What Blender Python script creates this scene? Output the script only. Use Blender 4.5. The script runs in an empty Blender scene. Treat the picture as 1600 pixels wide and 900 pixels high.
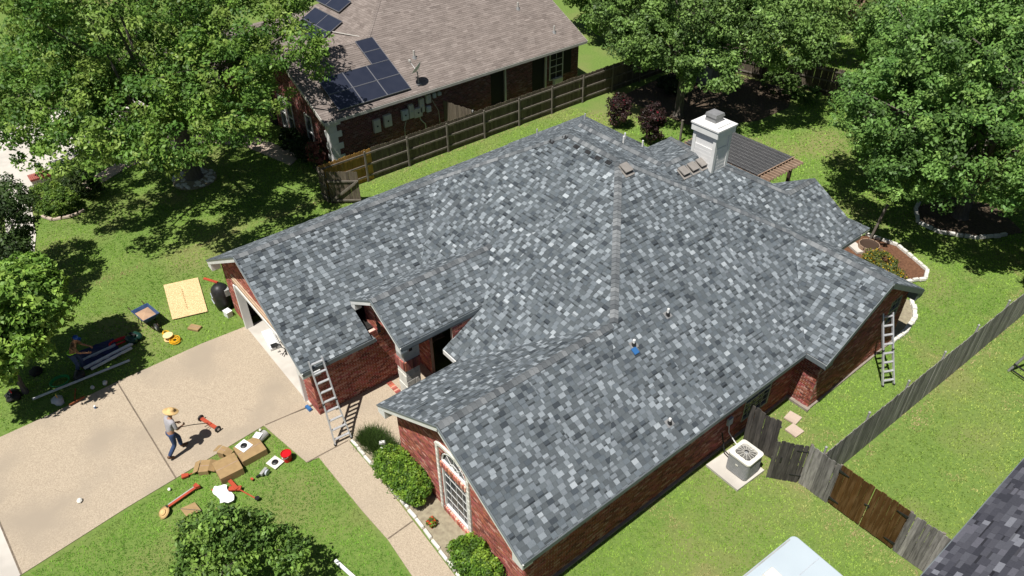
import bpy, math, random
import numpy as np
from mathutils import Vector, Matrix, Euler, noise as mnoise
R_=math.radians
sc=bpy.context.scene
col=sc.collection
rnd=random.Random(7)
nr=np.random.default_rng(7)
# ---------------------------------------------------------------- camera, world, sun, exposure
def setup():
    pit,rol,yaw=R_(37.775),R_(-0.789),R_(51.534)
    F=Vector((-math.sin(yaw)*math.cos(pit),math.cos(yaw)*math.cos(pit),-math.sin(pit)))
    R=Vector((math.cos(yaw),math.sin(yaw),0));U=R.cross(F)
    R2=math.cos(rol)*R+math.sin(rol)*U;U2=-math.sin(rol)*R+math.cos(rol)*U
    cam=bpy.data.objects.new('camera',bpy.data.cameras.new('camera'));col.objects.link(cam)
    m=Matrix((R2,U2,-F)).transposed().to_4x4();m.translation=Vector((0,0,20.032))
    cam.matrix_world=m
    cam.data.sensor_width=36;cam.data.lens=36*1170.28/1600;cam.data.clip_end=2000;cam.data.clip_start=.1
    sc.camera=cam
    w=bpy.data.worlds.new('World');sc.world=w;w.use_nodes=True
    nt=w.node_tree;bg=nt.nodes['Background']
    sky=nt.nodes.new('ShaderNodeTexSky');sky.sky_type='NISHITA';sky.sun_disc=False
    sky.sun_elevation=R_(66.6);sky.sun_rotation=R_(166.6)
    nt.links.new(sky.outputs[0],bg.inputs[0]);bg.inputs[1].default_value=SKY
    l=bpy.data.lights.new('sun','SUN');l.energy=SUN;l.angle=R_(.5);l.color=(1,.965,.91)
    s=bpy.data.objects.new('sun',l);col.objects.link(s)
    s.rotation_euler=Vector((.1,-.42,1)).to_track_quat('Z','Y').to_euler()
    s.location=(0,0,60)
    v=sc.view_settings;v.view_transform='Standard';v.look='None';v.exposure=EXPO;v.gamma=1
SKY,SUN,EXPO=.036,5.0,0.40
setup()
# ---------------------------------------------------------------- materials
MATS={}
def pm(name,c1,c2=None,scale=4,rough=.8,bump=0,bscale=60,attr=False,rand=0,spec=.3,metal=0,stretch=None,detail=4,contrast=1,c3=None,scale3=.4,trans=0,bdist=.01,speck=None,coat=0,hue=0):
    m=bpy.data.materials.new(name);m.use_nodes=True;nt=m.node_tree;N=nt.nodes;L=nt.links
    b=N['Principled BSDF'];b.inputs['Roughness'].default_value=rough
    b.inputs['Specular IOR Level'].default_value=spec;b.inputs['Metallic'].default_value=metal
    if coat:b.inputs['Coat Weight'].default_value=coat
    tc=N.new('ShaderNodeTexCoord');co=tc.outputs['Object']
    geo=None
    if stretch:
        mp=N.new('ShaderNodeMapping');mp.inputs['Scale'].default_value=stretch;L.new(co,mp.inputs[0])
        if rand:
            oi=N.new('ShaderNodeObjectInfo');mu=N.new('ShaderNodeMath');mu.operation='MULTIPLY';mu.inputs[1].default_value=40
            L.new(oi.outputs['Random'],mu.inputs[0]);L.new(mu.outputs[0],mp.inputs['Location'])
        co=mp.outputs[0]
    def mix(f,a,bb,bt='MIX'):
        x=N.new('ShaderNodeMix');x.data_type='RGBA';x.blend_type=bt
        for s,v in ((0,f),(6,a),(7,bb)):
            if hasattr(v,'links'):L.new(v,x.inputs[s])
            elif s==0:x.inputs[0].default_value=v
            else:x.inputs[s].default_value=(*v,1)
        return x.outputs[2]
    def nz(sc_,lo,hi,det=4):
        n=N.new('ShaderNodeTexNoise');n.inputs['Scale'].default_value=sc_;n.inputs['Detail'].default_value=det;L.new(co,n.inputs['Vector'])
        r=N.new('ShaderNodeMapRange');r.inputs[1].default_value=lo;r.inputs[2].default_value=hi;L.new(n.outputs[0],r.inputs[0]);return r.outputs[0]
    out=None
    if c2:
        out=mix(nz(scale,.5-.22/contrast,.5+.22/contrast,detail),c1,c2)
    if c3: out=mix(nz(scale3,.48,.68,3),out if out else c1,c3)
    if speck: out=mix(nz(speck[1],.45,.65,2),out if out else c1,speck[0])
    if attr:
        a=N.new('ShaderNodeAttribute');a.attribute_name='col'
        out=mix(1.0,out if out else c1,a.outputs['Color'],'MULTIPLY')
    if rand:
        oi=N.new('ShaderNodeObjectInfo');r=N.new('ShaderNodeMapRange');r.inputs[3].default_value=1-rand;r.inputs[4].default_value=1+rand
        L.new(oi.outputs['Random'],r.inputs[0])
        out=mix(1.0,out if out else c1,r.outputs[0],'MULTIPLY')
    if out: L.new(out,b.inputs['Base Color'])
    else: b.inputs['Base Color'].default_value=(*c1,1)
    if bump:
        n=N.new('ShaderNodeTexNoise');n.inputs['Scale'].default_value=bscale;n.inputs['Detail'].default_value=3;L.new(co,n.inputs['Vector'])
        bp=N.new('ShaderNodeBump');bp.inputs['Strength'].default_value=bump;bp.inputs['Distance'].default_value=bdist
        L.new(n.outputs[0],bp.inputs['Height']);L.new(bp.outputs[0],b.inputs['Normal'])
    if trans:
        t=N.new('ShaderNodeBsdfTranslucent');ms=N.new('ShaderNodeMixShader');ms.inputs[0].default_value=trans
        if out:L.new(out,t.inputs[0])
        else:t.inputs[0].default_value=(*c1,1)
        L.new(b.outputs[0],ms.inputs[1]);L.new(t.outputs[0],ms.inputs[2]);L.new(ms.outputs[0],N['Material Output'].inputs[0])
    MATS[name]=m;return m
W1=(1,1,1)
M_sh=pm('shingle_granules',(.9,.9,.9),(1.1,1.1,1.1),scale=30,rough=.92,attr=True,bump=.5,bscale=160,spec=.2)
M_shb=pm('shingle_brown',(.88,.88,.88),(1.1,1.1,1.1),scale=1.2,rough=.92,attr=True,bump=.4,bscale=120,spec=.2)
M_brick=pm('clay_brick',(.8,.8,.8),(1.2,1.2,1.2),scale=14,rough=.85,attr=True,bump=.5,bscale=70)
M_mortar=pm('mortar',(.5,.36,.3),(.66,.52,.45),scale=3,rough=.95)
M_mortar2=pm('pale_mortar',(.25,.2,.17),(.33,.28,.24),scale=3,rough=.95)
M_white=pm('white_paint',(.72,.72,.70),(.62,.62,.6),scale=2,rough=.5)
M_chim=pm('chimney_paint',(.75,.74,.72),(.62,.61,.6),scale=1.5,rough=.6)
M_fascia=pm('grey_fascia',(.15,.17,.18),(.11,.13,.14),scale=3,rough=.5)
M_grey=pm('grey_metal',(.3,.3,.3),(.22,.22,.22),scale=5,rough=.5,metal=.3)
M_alu=pm('aluminium',(.62,.63,.64),(.5,.5,.52),scale=9,rough=.35,metal=.45)
M_black=pm('black_plastic',(.012,.012,.013),(.03,.03,.03),scale=6,rough=.45)
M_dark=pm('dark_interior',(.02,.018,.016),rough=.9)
M_glass=pm('window_glass',(.03,.035,.042),(.045,.05,.06),scale=1.3,rough=.2,spec=.3)
M_deck=pm('roof_underlay',(.05,.05,.052),rough=.95)
M_tan=pm('tan_trim',(.42,.30,.2),(.5,.38,.27),scale=4,rough=.7)
M_aggr=pm('exposed_aggregate',(.315,.255,.188),(.475,.395,.295),scale=30,rough=.95,detail=6,contrast=1.3,c3=(.33,.275,.21),scale3=.42,bump=.8,bscale=190,speck=None)
M_conc=pm('pale_concrete',(.47,.44,.39),(.55,.51,.46),scale=3,rough=.92,bump=.2,bscale=90,c3=(.4,.37,.33),scale3=.5)
M_asph=pm('asphalt',(.13,.13,.13),(.18,.18,.18),scale=60,rough=.95)
M_wall=pm('walk_concrete',(.42,.33,.27),(.5,.41,.33),scale=30,rough=.95,c3=(.36,.28,.22),scale3=.6)
M_soil=pm('soil',(.22,.185,.13),(.34,.3,.21),scale=7,rough=1,bump=.8,bscale=40,bdist=.03)
M_mulch=pm('mulch',(.1,.045,.025),(.22,.11,.06),scale=14,rough=1,bump=1,bscale=60,bdist=.04)
M_lawn=pm('lawn_ground',(.1,.165,.033),(.16,.235,.05),scale=9,rough=1,bump=.8,bscale=40,bdist=.03,c3=(.19,.2,.07),scale3=.22)
M_blade=pm('grass_blade',(1,1,1),rough=.7,attr=True,trans=.35,spec=.2)
M_leaf=pm('leaf',(1,1,1),rough=.5,attr=True,trans=.32,spec=.28)
M_bark=pm('bark',(.09,.075,.06),(.16,.14,.12),scale=3,rough=.95,stretch=(6,6,1),bump=.8,bscale=8,bdist=.03)
M_stone=pm('pale_stone',(.55,.53,.48),(.68,.66,.6),scale=6,rough=.9,bump=.6,bscale=20,rand=.12)
M_osb=pm('strand_board',(.62,.44,.22),(.78,.6,.34),scale=26,rough=.85,speck=((.4,.26,.12),38),contrast=1.3)
M_card=pm('cardboard',(.27,.18,.085),(.34,.23,.11),scale=6,rough=.85)
M_red=pm('red_paint',(.42,.075,.035),(.33,.055,.03),scale=5,rough=.45)
M_redp=pm('red_plastic',(.55,.01,.015),rough=.35)
M_yel=pm('yellow_cord',(.75,.42,.02),(.6,.3,.01),scale=8,rough=.5)
M_green=pm('green_hose',(.02,.25,.06),rough=.5)
M_dgreen=pm('dark_green_plastic',(.01,.04,.03),rough=.35)
M_steelb=pm('blue_steel',(.05,.09,.2),(.03,.06,.14),scale=5,rough=.45)
M_tray=pm('sand',(.35,.22,.14),(.42,.28,.18),scale=9,rough=.95)
M_skin=pm('skin',(.36,.19,.12),rough=.55)
M_shirt=pm('grey_shirt',(.30,.29,.31),(.36,.35,.37),scale=7,rough=.9)
M_camo=pm('camouflage',(.16,.1,.05),(.05,.035,.02),scale=9,rough=.9,speck=((.33,.2,.12),6),contrast=3)
M_jeans=pm('denim',(.025,.045,.11),(.04,.07,.15),scale=12,rough=.9)
M_straw=pm('straw',(.68,.47,.22),(.58,.38,.16),scale=22,rough=.8)
M_hair=pm('dark_hair',(.015,.012,.01),rough=.7)
M_boot=pm('boot_leather',(.12,.06,.03),rough=.6)
M_bluec=pm('blue_cap',(.01,.07,.35),rough=.6)
M_lime=pm('lime_band',(.4,.8,.05),rough=.6)
M_fenW=pm('weathered_boards',(.115,.108,.1),(.29,.275,.255),scale=2.2,rough=.9,stretch=(9,9,1),rand=.4,bump=.4,bscale=9)
M_fenD=pm('dark_weathered_boards',(.035,.032,.03),(.1,.09,.08),scale=2,rough=.85,stretch=(9,9,1),rand=.3,bump=.4,bscale=9)
M_fenB=pm('brown_grey_boards',(.08,.063,.046),(.14,.115,.085),scale=2.4,rough=.9,stretch=(9,9,1),rand=.25)
M_fenY=pm('new_cedar_boards',(.3,.155,.035),(.42,.24,.07),scale=2.4,rough=.85,stretch=(9,9,1),rand=.25)
M_fenG=pm('stained_gate_boards',(.05,.022,.006),(.085,.038,.011),scale=2,rough=.6,stretch=(9,9,1),rand=.18,speck=((.11,.06,.025),1.5))
M_rail=pm('fence_rail_wood',(.125,.108,.09),(.2,.175,.148),scale=3,rough=.9)
M_galv=pm('galvanised_post',(.42,.42,.4),(.3,.3,.29),scale=4,rough=.6,metal=.2)
M_panel=pm('solar_cells',(.018,.022,.038),(.024,.028,.045),scale=2,rough=.3,spec=.6)
M_pframe=pm('panel_frame',(.25,.25,.27),rough=.4,metal=.5)
M_bronze=pm('patio_panels',(.03,.03,.033),(.05,.048,.05),scale=1.5,rough=.5)
M_perg=pm('pergola_wood',(.24,.15,.1),(.4,.29,.21),scale=4,rough=.8)
M_dwood=pm('dark_wood',(.05,.03,.02),rough=.8)
M_trail=pm('trailer_paint',(.38,.44,.48),(.43,.49,.53),scale=.8,rough=.4,coat=.2)
M_acm=pm('cream_metal',(.66,.64,.58),(.6,.58,.52),scale=3,rough=.45)
M_acc=pm('grey_coil',(.27,.28,.28),(.34,.34,.34),scale=8,rough=.6,metal=.3)
M_paper=pm('white_sheet',(.75,.75,.73),(.62,.62,.62),scale=6,rough=.8)
M_bluew=pm('blue_plastic',(.03,.12,.3),rough=.5)
M_navy=pm('navy_tarp',(.008,.01,.05),(.015,.02,.09),scale=5,rough=.55)
M_flower=pm('pink_petals',(.5,.02,.06),rough=.6)
M_vent=pm('weathered_tan_metal',(.2,.185,.17),(.25,.23,.21),scale=5,rough=.5)
M_pvc=pm('white_pipe',(.7,.7,.68),rough=.4)
M_lead=pm('lead_flashing',(.34,.37,.4),(.45,.48,.52),scale=6,rough=.5)
# ---------------------------------------------------------------- mesh helpers
def wloc(o):
    v=Vector((0,0,0))
    while o is not None: v=v+o.location;o=o.parent
    return v
class MB:
    def __init__(s): s.v=[];s.f=[];s.c=[]
    def add(s,vs,fs,c=None):
        n=len(s.v);s.v.extend([tuple(x) for x in vs])
        for f in fs: s.f.append([n+i for i in f]);s.c.append(c or (1,1,1))
        return s
    def box(s,c,d,rz=0,c_=None,M=None,taper=1,bottom=True):
        x,y,z=d[0]/2,d[1]/2,d[2]/2;t=taper
        P=[(-x,-y,-z),(x,-y,-z),(x,y,-z),(-x,y,-z),(-x*t,-y*t,z),(x*t,-y*t,z),(x*t,y*t,z),(-x*t,y*t,z)]
        if M is None: M=Matrix.Rotation(rz,3,'Z')
        P=[M@Vector(p)+Vector(c) for p in P]
        F=[(4,5,6,7),(0,1,5,4),(1,2,6,5),(2,3,7,6),(3,0,4,7)]
        if bottom:F=F+[(3,2,1,0)]
        return s.add(P,F,c_)
    def beam(s,p,q,w,h,c_=None,up=(0,0,1)):
        p=Vector(p);q=Vector(q);d=(q-p);L=d.length;d.normalize();u=Vector(up)
        a=d.cross(u)
        if a.length<1e-4:a=d.cross(Vector((1,0,0)))
        a.normalize();b=a.cross(d)
        M=Matrix((d,a,b)).transposed()
        return s.box((p+q)/2,(L,w,h),c_=c_,M=M)
    def tube(s,pts,r,n=6,c_=None,cap=True,closed=False):
        pts=[Vector(p) for p in pts];k=len(pts)
        rs=r if isinstance(r,(list,tuple)) else [r]*k
        vs=[];pa=None
        for i,p in enumerate(pts):
            if closed: d=pts[(i+1)%k]-pts[i-1]
            else: d=pts[min(i+1,k-1)]-pts[max(i-1,0)]
            if d.length<1e-9:d=Vector((0,0,1))
            d.normalize()
            if pa is None:
                a=d.cross(Vector((0,0,1)))
                if a.length<.05:a=d.cross(Vector((1,0,0)))
            else:
                a=pa-d*pa.dot(d)
                if a.length<1e-3:a=d.cross(Vector((1,0,0)))
            a.normalize();pa=a;b=d.cross(a)
            for j in range(n):
                t=2*math.pi*j/n;vs.append(p+(a*math.cos(t)+b*math.sin(t))*rs[i])
        fs=[]
        for i in range(k if closed else k-1):
            for j in range(n):
                i2=(i+1)%k
                fs.append((i*n+j,i2*n+j,i2*n+(j+1)%n,i*n+(j+1)%n))
        if cap and not closed: fs+=[tuple(range(n)),tuple((k-1)*n+j for j in range(n-1,-1,-1))]
        return s.add(vs,fs,c_)
    def lathe(s,prof,c=(0,0,0),n=16,c_=None,M=None):
        vs=[];c=Vector(c)
        for (r,z) in prof:
            for j in range(n):
                t=2*math.pi*j/n;p=Vector((r*math.cos(t),r*math.sin(t),z))
                if M is not None:p=M@p
                vs.append(p+c)
        fs=[(i*n+j,i*n+(j+1)%n,(i+1)*n+(j+1)%n,(i+1)*n+j) for i in range(len(prof)-1) for j in range(n)]
        fs+=[tuple(range(n-1,-1,-1)),tuple((len(prof)-1)*n+j for j in range(n))]
        return s.add(vs,fs,c_)
    def prism(s,poly,z0,z1,c_=None):
        n=len(poly)
        a=sum(poly[i][0]*poly[(i+1)%n][1]-poly[(i+1)%n][0]*poly[i][1] for i in range(n))
        if a<0:poly=poly[::-1]
        vs=[(x,y,z0) for x,y in poly]+[(x,y,z1) for x,y in poly]
        fs=[tuple(range(n,2*n)),tuple(range(n-1,-1,-1))]+[(i,(i+1)%n,n+(i+1)%n,n+i) for i in range(n)]
        return s.add(vs,fs,c_)
    def extr(s,pts,d,c_=None):
        n=len(pts);pts=[Vector(p) for p in pts];d=Vector(d)
        vs=pts+[p+d for p in pts]
        fs=[tuple(range(n-1,-1,-1)),tuple(range(n,2*n))]+[(i,(i+1)%n,n+(i+1)%n,n+i) for i in range(n)]
        return s.add(vs,fs,c_)
    def mesh(s,name,mat,off=(0,0,0),smooth=False,colr=True):
        me=bpy.data.meshes.new(name)
        o=Vector(off);me.from_pydata([(x-o.x,y-o.y,z-o.z) for x,y,z in s.v],[],s.f)
        if colr and any(c!=(1,1,1) for c in s.c):
            a=me.color_attributes.new('col','FLOAT_COLOR','CORNER')
            ln=np.fromiter((len(f) for f in s.f),int,len(s.f))
            cc=np.ones((len(s.f),4),np.float32);cc[:,:3]=np.array(s.c,np.float32)
            a.data.foreach_set('color',np.repeat(cc,ln,axis=0).ravel())
        me.materials.append(mat)
        if smooth:
            me.polygons.foreach_set('use_smooth',[True]*len(me.polygons))
        me.update();return me
    def build(s,name,mat,parent=None,world=True,smooth=False,loc=None,bevel=0):
        off=wloc(parent) if (parent is not None and world) else (0,0,0)
        if parent is None and loc is not None: off=loc
        me=s.mesh(name,mat,off,smooth)
        o=bpy.data.objects.new(name,me);col.objects.link(o)
        if parent is not None:o.parent=parent
        elif loc is not None:o.location=loc
        if bevel:
            b=o.modifiers.new('bevel','BEVEL');b.width=bevel;b.segments=2;b.limit_method='ANGLE'
        return o
def thing(name,label,cat,loc=(0,0,0),rz=0,group=None):
    o=bpy.data.objects.new(name,None);o.empty_display_size=.2;col.objects.link(o)
    o.location=loc;o.rotation_euler=(0,0,rz);o['label']=label;o['category']=cat
    if group:o['group']=group
    return o
def tag(o,label,cat,group=None):
    o['label']=label;o['category']=cat
    if group:o['group']=group
    return o
def kind(o,k): o['kind']=k;return o
def copy_tree(o,parent=None):
    c=o.copy();col.objects.link(c);c.parent=parent
    for ch in o.children: copy_tree(ch,c)
    return c
def inst(name,me,parent,loc=(0,0,0),rot=(0,0,0)):
    o=bpy.data.objects.new(name,me);col.objects.link(o);o.parent=parent;o.location=loc;o.rotation_euler=rot;return o
# convex polygon clipping in plan
def clip(poly,a,b,c):   # keep a x + b y + c >= 0
    out=[];n=len(poly)
    for i in range(n):
        p=poly[i];q=poly[(i+1)%n];dp=a*p[0]+b*p[1]+c;dq=a*q[0]+b*q[1]+c
        if dp>=0:out.append(p)
        if (dp>0 and dq<0) or (dp<0 and dq>0):
            t=dp/(dp-dq);out.append((p[0]+(q[0]-p[0])*t,p[1]+(q[1]-p[1])*t))
    return out
def area(p): return abs(sum(p[i][0]*p[(i+1)%len(p)][1]-p[(i+1)%len(p)][0]*p[i][1] for i in range(len(p))))/2 if len(p)>2 else 0
def subtract(polys,hps):
    res=[]
    for p in polys:
        rem=p
        for (a,b,c) in hps:
            if area(rem)<1e-4:break
            o=clip(rem,-a,-b,-c)
            if area(o)>1e-3:res.append(o)
            rem=clip(rem,a,b,c)
    return res
# roof wings: dict(fp=(x0,x1,y0,y1), planes={side:(a,b,c)})  z=a x+b y+c
def wing(x0,x1,y0,y1,E,p,sides,XL=None,XR=None,Y0=None,Y1=None):
    XL=x0 if XL is None else XL;XR=x1 if XR is None else XR;Y0=y0 if Y0 is None else Y0;Y1=y1 if Y1 is None else Y1
    P={}
    if 'w' in sides:P['w']=(p,0,E-p*XL)
    if 'e' in sides:P['e']=(-p,0,E+p*XR)
    if 's' in sides:P['s']=(0,p,E-p*Y0)
    if 'n' in sides:P['n']=(0,-p,E+p*Y1)
    return dict(fp=(x0,x1,y0,y1),P=P)
def rect_hps(x0,x1,y0,y1): return [(1,0,-x0),(-1,0,x1),(0,1,-y0),(0,-1,y1)]
def roof_faces(wings,holes=()):
    out=[]
    for wi,w in enumerate(wings):
        x0,x1,y0,y1=w['fp']
        for sd,pl in w['P'].items():
            poly=[(x0,y0),(x1,y0),(x1,y1),(x0,y1)]
            for s2,q in w['P'].items():
                if s2!=sd: poly=clip(poly,q[0]-pl[0],q[1]-pl[1],q[2]-pl[2])
            polys=[poly] if area(poly)>1e-3 else []
            for vi,v in enumerate(wings):
                if vi==wi or not polys:continue
                e=1e-4 if vi<wi else -1e-4
                hp=rect_hps(*v['fp'])+[(q[0]-pl[0],q[1]-pl[1],q[2]-pl[2]+e) for q in v['P'].values()]
                polys=subtract(polys,hp)
            for (hx0,hx1,hy0,hy1,w_) in holes:
                if w_==wi: polys=subtract(polys,rect_hps(hx0,hx1,hy0,hy1))
            if polys: out.append((sd,pl,polys))
    return out
def roofz(wings,x,y):
    z=-1e9
    for w in wings:
        x0,x1,y0,y1=w['fp']
        if x0-1e-6<=x<=x1+1e-6 and y0-1e-6<=y<=y1+1e-6: z=max(z,min(q[0]*x+q[1]*y+q[2] for q in w['P'].values()))
    return z
CAM=Vector((0,0,20.03))
def shingles(faces,expo,wr,tones,th=.008,seed=1,slope=.581,slot=.2,gap=None,gtone=(.092,.106,.115)):
    """returns list of (dist, verts, faces, colour) pieces"""
    rr=random.Random(seed);out=[]
    ch=expo/math.sqrt(1+slope*slope)
    for sd,pl,polys in faces:
        n=Vector((-pl[0],-pl[1],1)).normalized()
        ax=0 if sd in 'we' else 1          # axis of ascent
        sg=1 if sd in 'ws' else -1
        for poly in polys:
            hs=[sg*p[ax] for p in poly];us=[p[1-ax] for p in poly]
            k0=math.floor(min(hs)/ch);k1=math.ceil(max(hs)/ch)
            for k in range(k0,k1):
                strip=[]
                a,b=(sg,0) if ax==0 else (0,sg)
                st=clip(clip(poly,a,b,-k*ch),-a,-b,(k+1)*ch)
                if area(st)<1e-3:continue
                su=[p[1-ax] for p in st];umin,umax=min(su),max(su)
                r2=random.Random(k*7919+int(pl[2]*1000)+seed)
                u=math.floor(umin/4)*4-r2.uniform(0,.9);par=0;kb=r2.uniform(.85,1.15)
                # advance deterministic partition
                while u<umax:
                    par+=1
                    if gap and par%2:
                        w=r2.uniform(*gap);k_=kb*r2.uniform(.88,1.12);t=tuple(v*k_ for v in gtone)
                    else:
                        w=r2.uniform(*wr);t=tones(r2)
                    rel=r2.random()
                    if u+w>umin:
                        a2,b2=(0,1) if ax==0 else (1,0)
                        q0=clip(clip(st,a2,b2,-(u+.003)),-a2,-b2,u+w-.003)
                        qs=[(q0,t,rel)]
                        if slot and r2.random()<slot:
                            fr=r2.uniform(.25,.45);hc=(k+fr)*ch
                            dk=r2.uniform(.4,.62)
                            qs=[(clip(q0,a,b,-hc),t,0),(clip(q0,-a,-b,hc),tuple(v*dk for v in t),-.9)]
                        for q,t_,rel in qs:
                          if area(q)>2e-4:
                            lift=.004+th*rel
                            m=len(q);top=[];bot=[]
                            for (x,y) in q:
                                f=(sg*(x if ax==0 else y)-k*ch)/ch
                                z=pl[0]*x+pl[1]*y+pl[2]
                                P=Vector((x,y,z))
                                top.append(P+n*(lift+.012*(1-f)+.002));bot.append(P-n*.004)
                            # orientation
                            ar=sum(q[i][0]*q[(i+1)%m][1]-q[(i+1)%m][0]*q[i][1] for i in range(m))
                            if ar<0: top.reverse();bot.reverse()
                            vs=top+bot
                            fs=[tuple(range(m))]+[(i,m+i,m+(i+1)%m,(i+1)%m) for i in range(m)]
                            out.append(((top[0]-CAM).length,vs,fs,t_))
                    u+=w
    return out
def emit(pieces,name,mat,parent,n_ind,fieldname,label=None):
    pieces.sort(key=lambda p:p[0])
    for d,vs,fs,c in pieces[:n_ind]:
        m=MB();m.add(vs,fs,c);m.build(name,mat,parent)
    m=MB()
    for d,vs,fs,c in pieces[n_ind:]: m.add(vs,fs,c)
    if m.f:
        o=m.build(fieldname,mat,parent);kind(o,'stuff')
def deck(faces,parent,th=.09,drop=.02,mat=None,smat=None):
    m=MB();s=MB()
    for sd,pl,polys in faces:
        for q in polys:
            ar=sum(q[i][0]*q[(i+1)%len(q)][1]-q[(i+1)%len(q)][0]*q[i][1] for i in range(len(q)))
            if ar<0:q=q[::-1]
            T=[Vector((x,y,pl[0]*x+pl[1]*y+pl[2]-drop)) for x,y in q];B=[p-Vector((0,0,th)) for p in T]
            k=len(q)
            m.add(T,[tuple(range(k))])
            s.add(T+B,[tuple(range(2*k-1,k-1,-1))]+[(i,k+i,k+(i+1)%k,(i+1)%k) for i in range(k)])
    a=m.build('roof_deck',mat or M_deck,parent);b=s.build('soffit',smat or M_white,parent)
    return a
def caps(lines,wings,tones,step=.16,hw=.135,seed=3,L=.27):
    out=[];rr=random.Random(seed)
    for (a,b) in lines:
        a=Vector((*a,roofz(wings,*a)));b=Vector((*b,roofz(wings,*b)))
        if b.z<a.z:a,b=b,a
        d=b-a;ln=d.length;d.normalize()
        h=Vector((d.x,d.y,0)).normalized();sd=Vector((h.y,-h.x,0))
        n=int(ln/step)
        def prof(p):
            r=[]
            for s in (-1,-.5,0,.5,1):
                q=p+sd*(s*hw)
                z=roofz(wings,q.x,q.y)
                if z<-1e8:z=p.z-abs(s)*hw*.45
                z=max(z,p.z-.16)
                r.append(Vector((q.x,q.y,z+.022+(.012 if s==0 else .004))))
            return r
        for i in range(n):
            p0=a+d*(i*step);p1=a+d*min(ln,(i*step+L*.7));t=tones(rr)
            A=prof(p0);B=prof(p1)
            up=Vector((0,0,.026))
            lo=[v+up for v in A];hi=[v for v in B];base=[v-Vector((0,0,.01)) for v in A];hb=[v-Vector((0,0,.02)) for v in B]
            vs=lo+hi+base+hb
            fs=[(j,j+1,5+j+1,5+j) for j in range(4)]+[(10+j,10+j+1,j+1,j) for j in range(4)]+[(10,0,5,15),(4,14,19,9)]
            out.append(((p0-CAM).length,vs,fs,t))
    return out
# ---------------------------------------------------------------- brick walls
def brick_tone(rr,base=(.31,.095,.07)):
    k=rr.uniform(.6,1.3);j=rr.random()
    c=[base[0]*k,base[1]*k*rr.uniform(.8,1.25),base[2]*k*rr.uniform(.8,1.25)]
    if j<.06:c=[base[0]*.45,base[1]*.5,base[2]*.55]
    elif j<.16:c=[base[0]*1.45,base[1]*2.4,base[2]*2.6]
    return tuple(c)
def wall(p0,p1,top,z0=0,holes=(),tone=brick_tone,seed=5,mortar=None,parent=None,bl=.2,bh=.062,g=.017,breaks=()):
    """outer face runs p0->p1, outside on the right hand; top(s)->z. returns brick pieces; builds mortar slab"""
    p0=Vector((*p0,0));p1=Vector((*p1,0));d=p1-p0;L=d.length;d.normalize();o=Vector((d.y,-d.x,0))
    m=MB();br=sorted(set([0,L]+[h[0] for h in holes]+[h[1] for h in holes]+list(breaks)))
    for a,b in zip(br,br[1:]):
        if b-a<1e-4:continue
        mid=(a+b)/2;hs=sorted([(h[2],h[3]) for h in holes if h[0]-1e-6<=a and b<=h[1]+1e-6])
        lo=z0;segs=[]
        for h in hs:
            segs.append((lo,lo,h[0],h[0]));lo=h[1]
        segs.append((lo,lo,top(a+1e-4),top(b-1e-4)))
        for (za,zb,zc,zd) in segs:
            if max(zc-za,zd-zb)<=0.01:continue
            A=[p0+d*a+Vector((0,0,za)),p0+d*b+Vector((0,0,zb)),p0+d*b+Vector((0,0,max(zd,zb+.001))),p0+d*a+Vector((0,0,max(zc,za+.001)))]
            m.extr(A,-o*.12)
    m.build('wall',mortar or M_mortar,parent)
    rr=random.Random(seed);out=[];ch=bh+g;cl=bl+g;k=0;z=z0+.005
    zmax=max(top(L*i/24) for i in range(25))
    while z<zmax:
        s=-(cl/2 if k%2 else 0)
        while s<L:
            a=max(s,0);b=min(s+bl,L)
            for h in holes:
                if h[2]<z+bh*.6 and h[3]>z+bh*.4:
                    if a<h[0]<b:b=h[0] if (h[0]-a)>(b-h[0]) or True else b
                    if a>=h[0] and b<=h[1]:b=a
                    elif h[0]<=a<h[1]:a=h[1]
            mid=(a+b)/2
            if b-a>.04 and z+bh*.7<min(top(a),top(b)):
                e=.008+rr.uniform(0,.007)
                c=p0+d*mid+o*(e/2)+Vector((0,0,z+bh/2))
                X=(b-a)/2
                vs=[]
                for (sx,sz,sy) in ((-1,-1,0),(1,-1,0),(1,1,0),(-1,1,0),(-1,-1,1),(1,-1,1),(1,1,1),(-1,1,1)):
                    vs.append(p0+d*(mid+sx*X)+Vector((0,0,z+bh/2+sz*bh/2))+o*(e*sy))
                fs=[(4,5,6,7),(0,1,5,4),(1,2,6,5),(2,3,7,6),(3,0,4,7)]
                out.append(((c-CAM).length,vs,fs,tone(rr)))
            s+=cl
        z+=ch;k+=1
    return out
# ================================================================ the ground
def sheet(name,poly,z,mat,th=None):
    m=MB()
    if th:m.prism(poly,z-th,z)
    else:
        a=sum(poly[i][0]*poly[(i+1)%len(poly)][1]-poly[(i+1)%len(poly)][0]*poly[i][1] for i in range(len(poly)))
        if a<0:poly=poly[::-1]
        m.add([(x,y,z) for x,y in poly],[tuple(range(len(poly)))])
    return kind(m.build(name,mat),'structure')
M_leafl2=pm('dirty_footing',(.2,.17,.14),(.3,.26,.22),scale=5,rough=1)
M_leafl=pm('leaf_litter',(.07,.05,.035),(.14,.105,.07),scale=9,rough=1,bump=1,bscale=50,bdist=.04)
sheet('ground',[(-900,-900),(900,-900),(900,900),(-900,900)],-.01,M_lawn)
DRIVE=[(-25.2,6.5),(-25.35,4.2),(-25.28,.92),(-25.1,-1.5),(-25.05,-4.0),(-25.6,-7.5),(-18.2,-8.0),(-18.75,-3.7),(-19.2,-.5),(-19.42,1.8),(-19.66,4.3),(-19.4,6.5)]
sheet('driveway',DRIVE,.02,M_aggr,.1)
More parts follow.
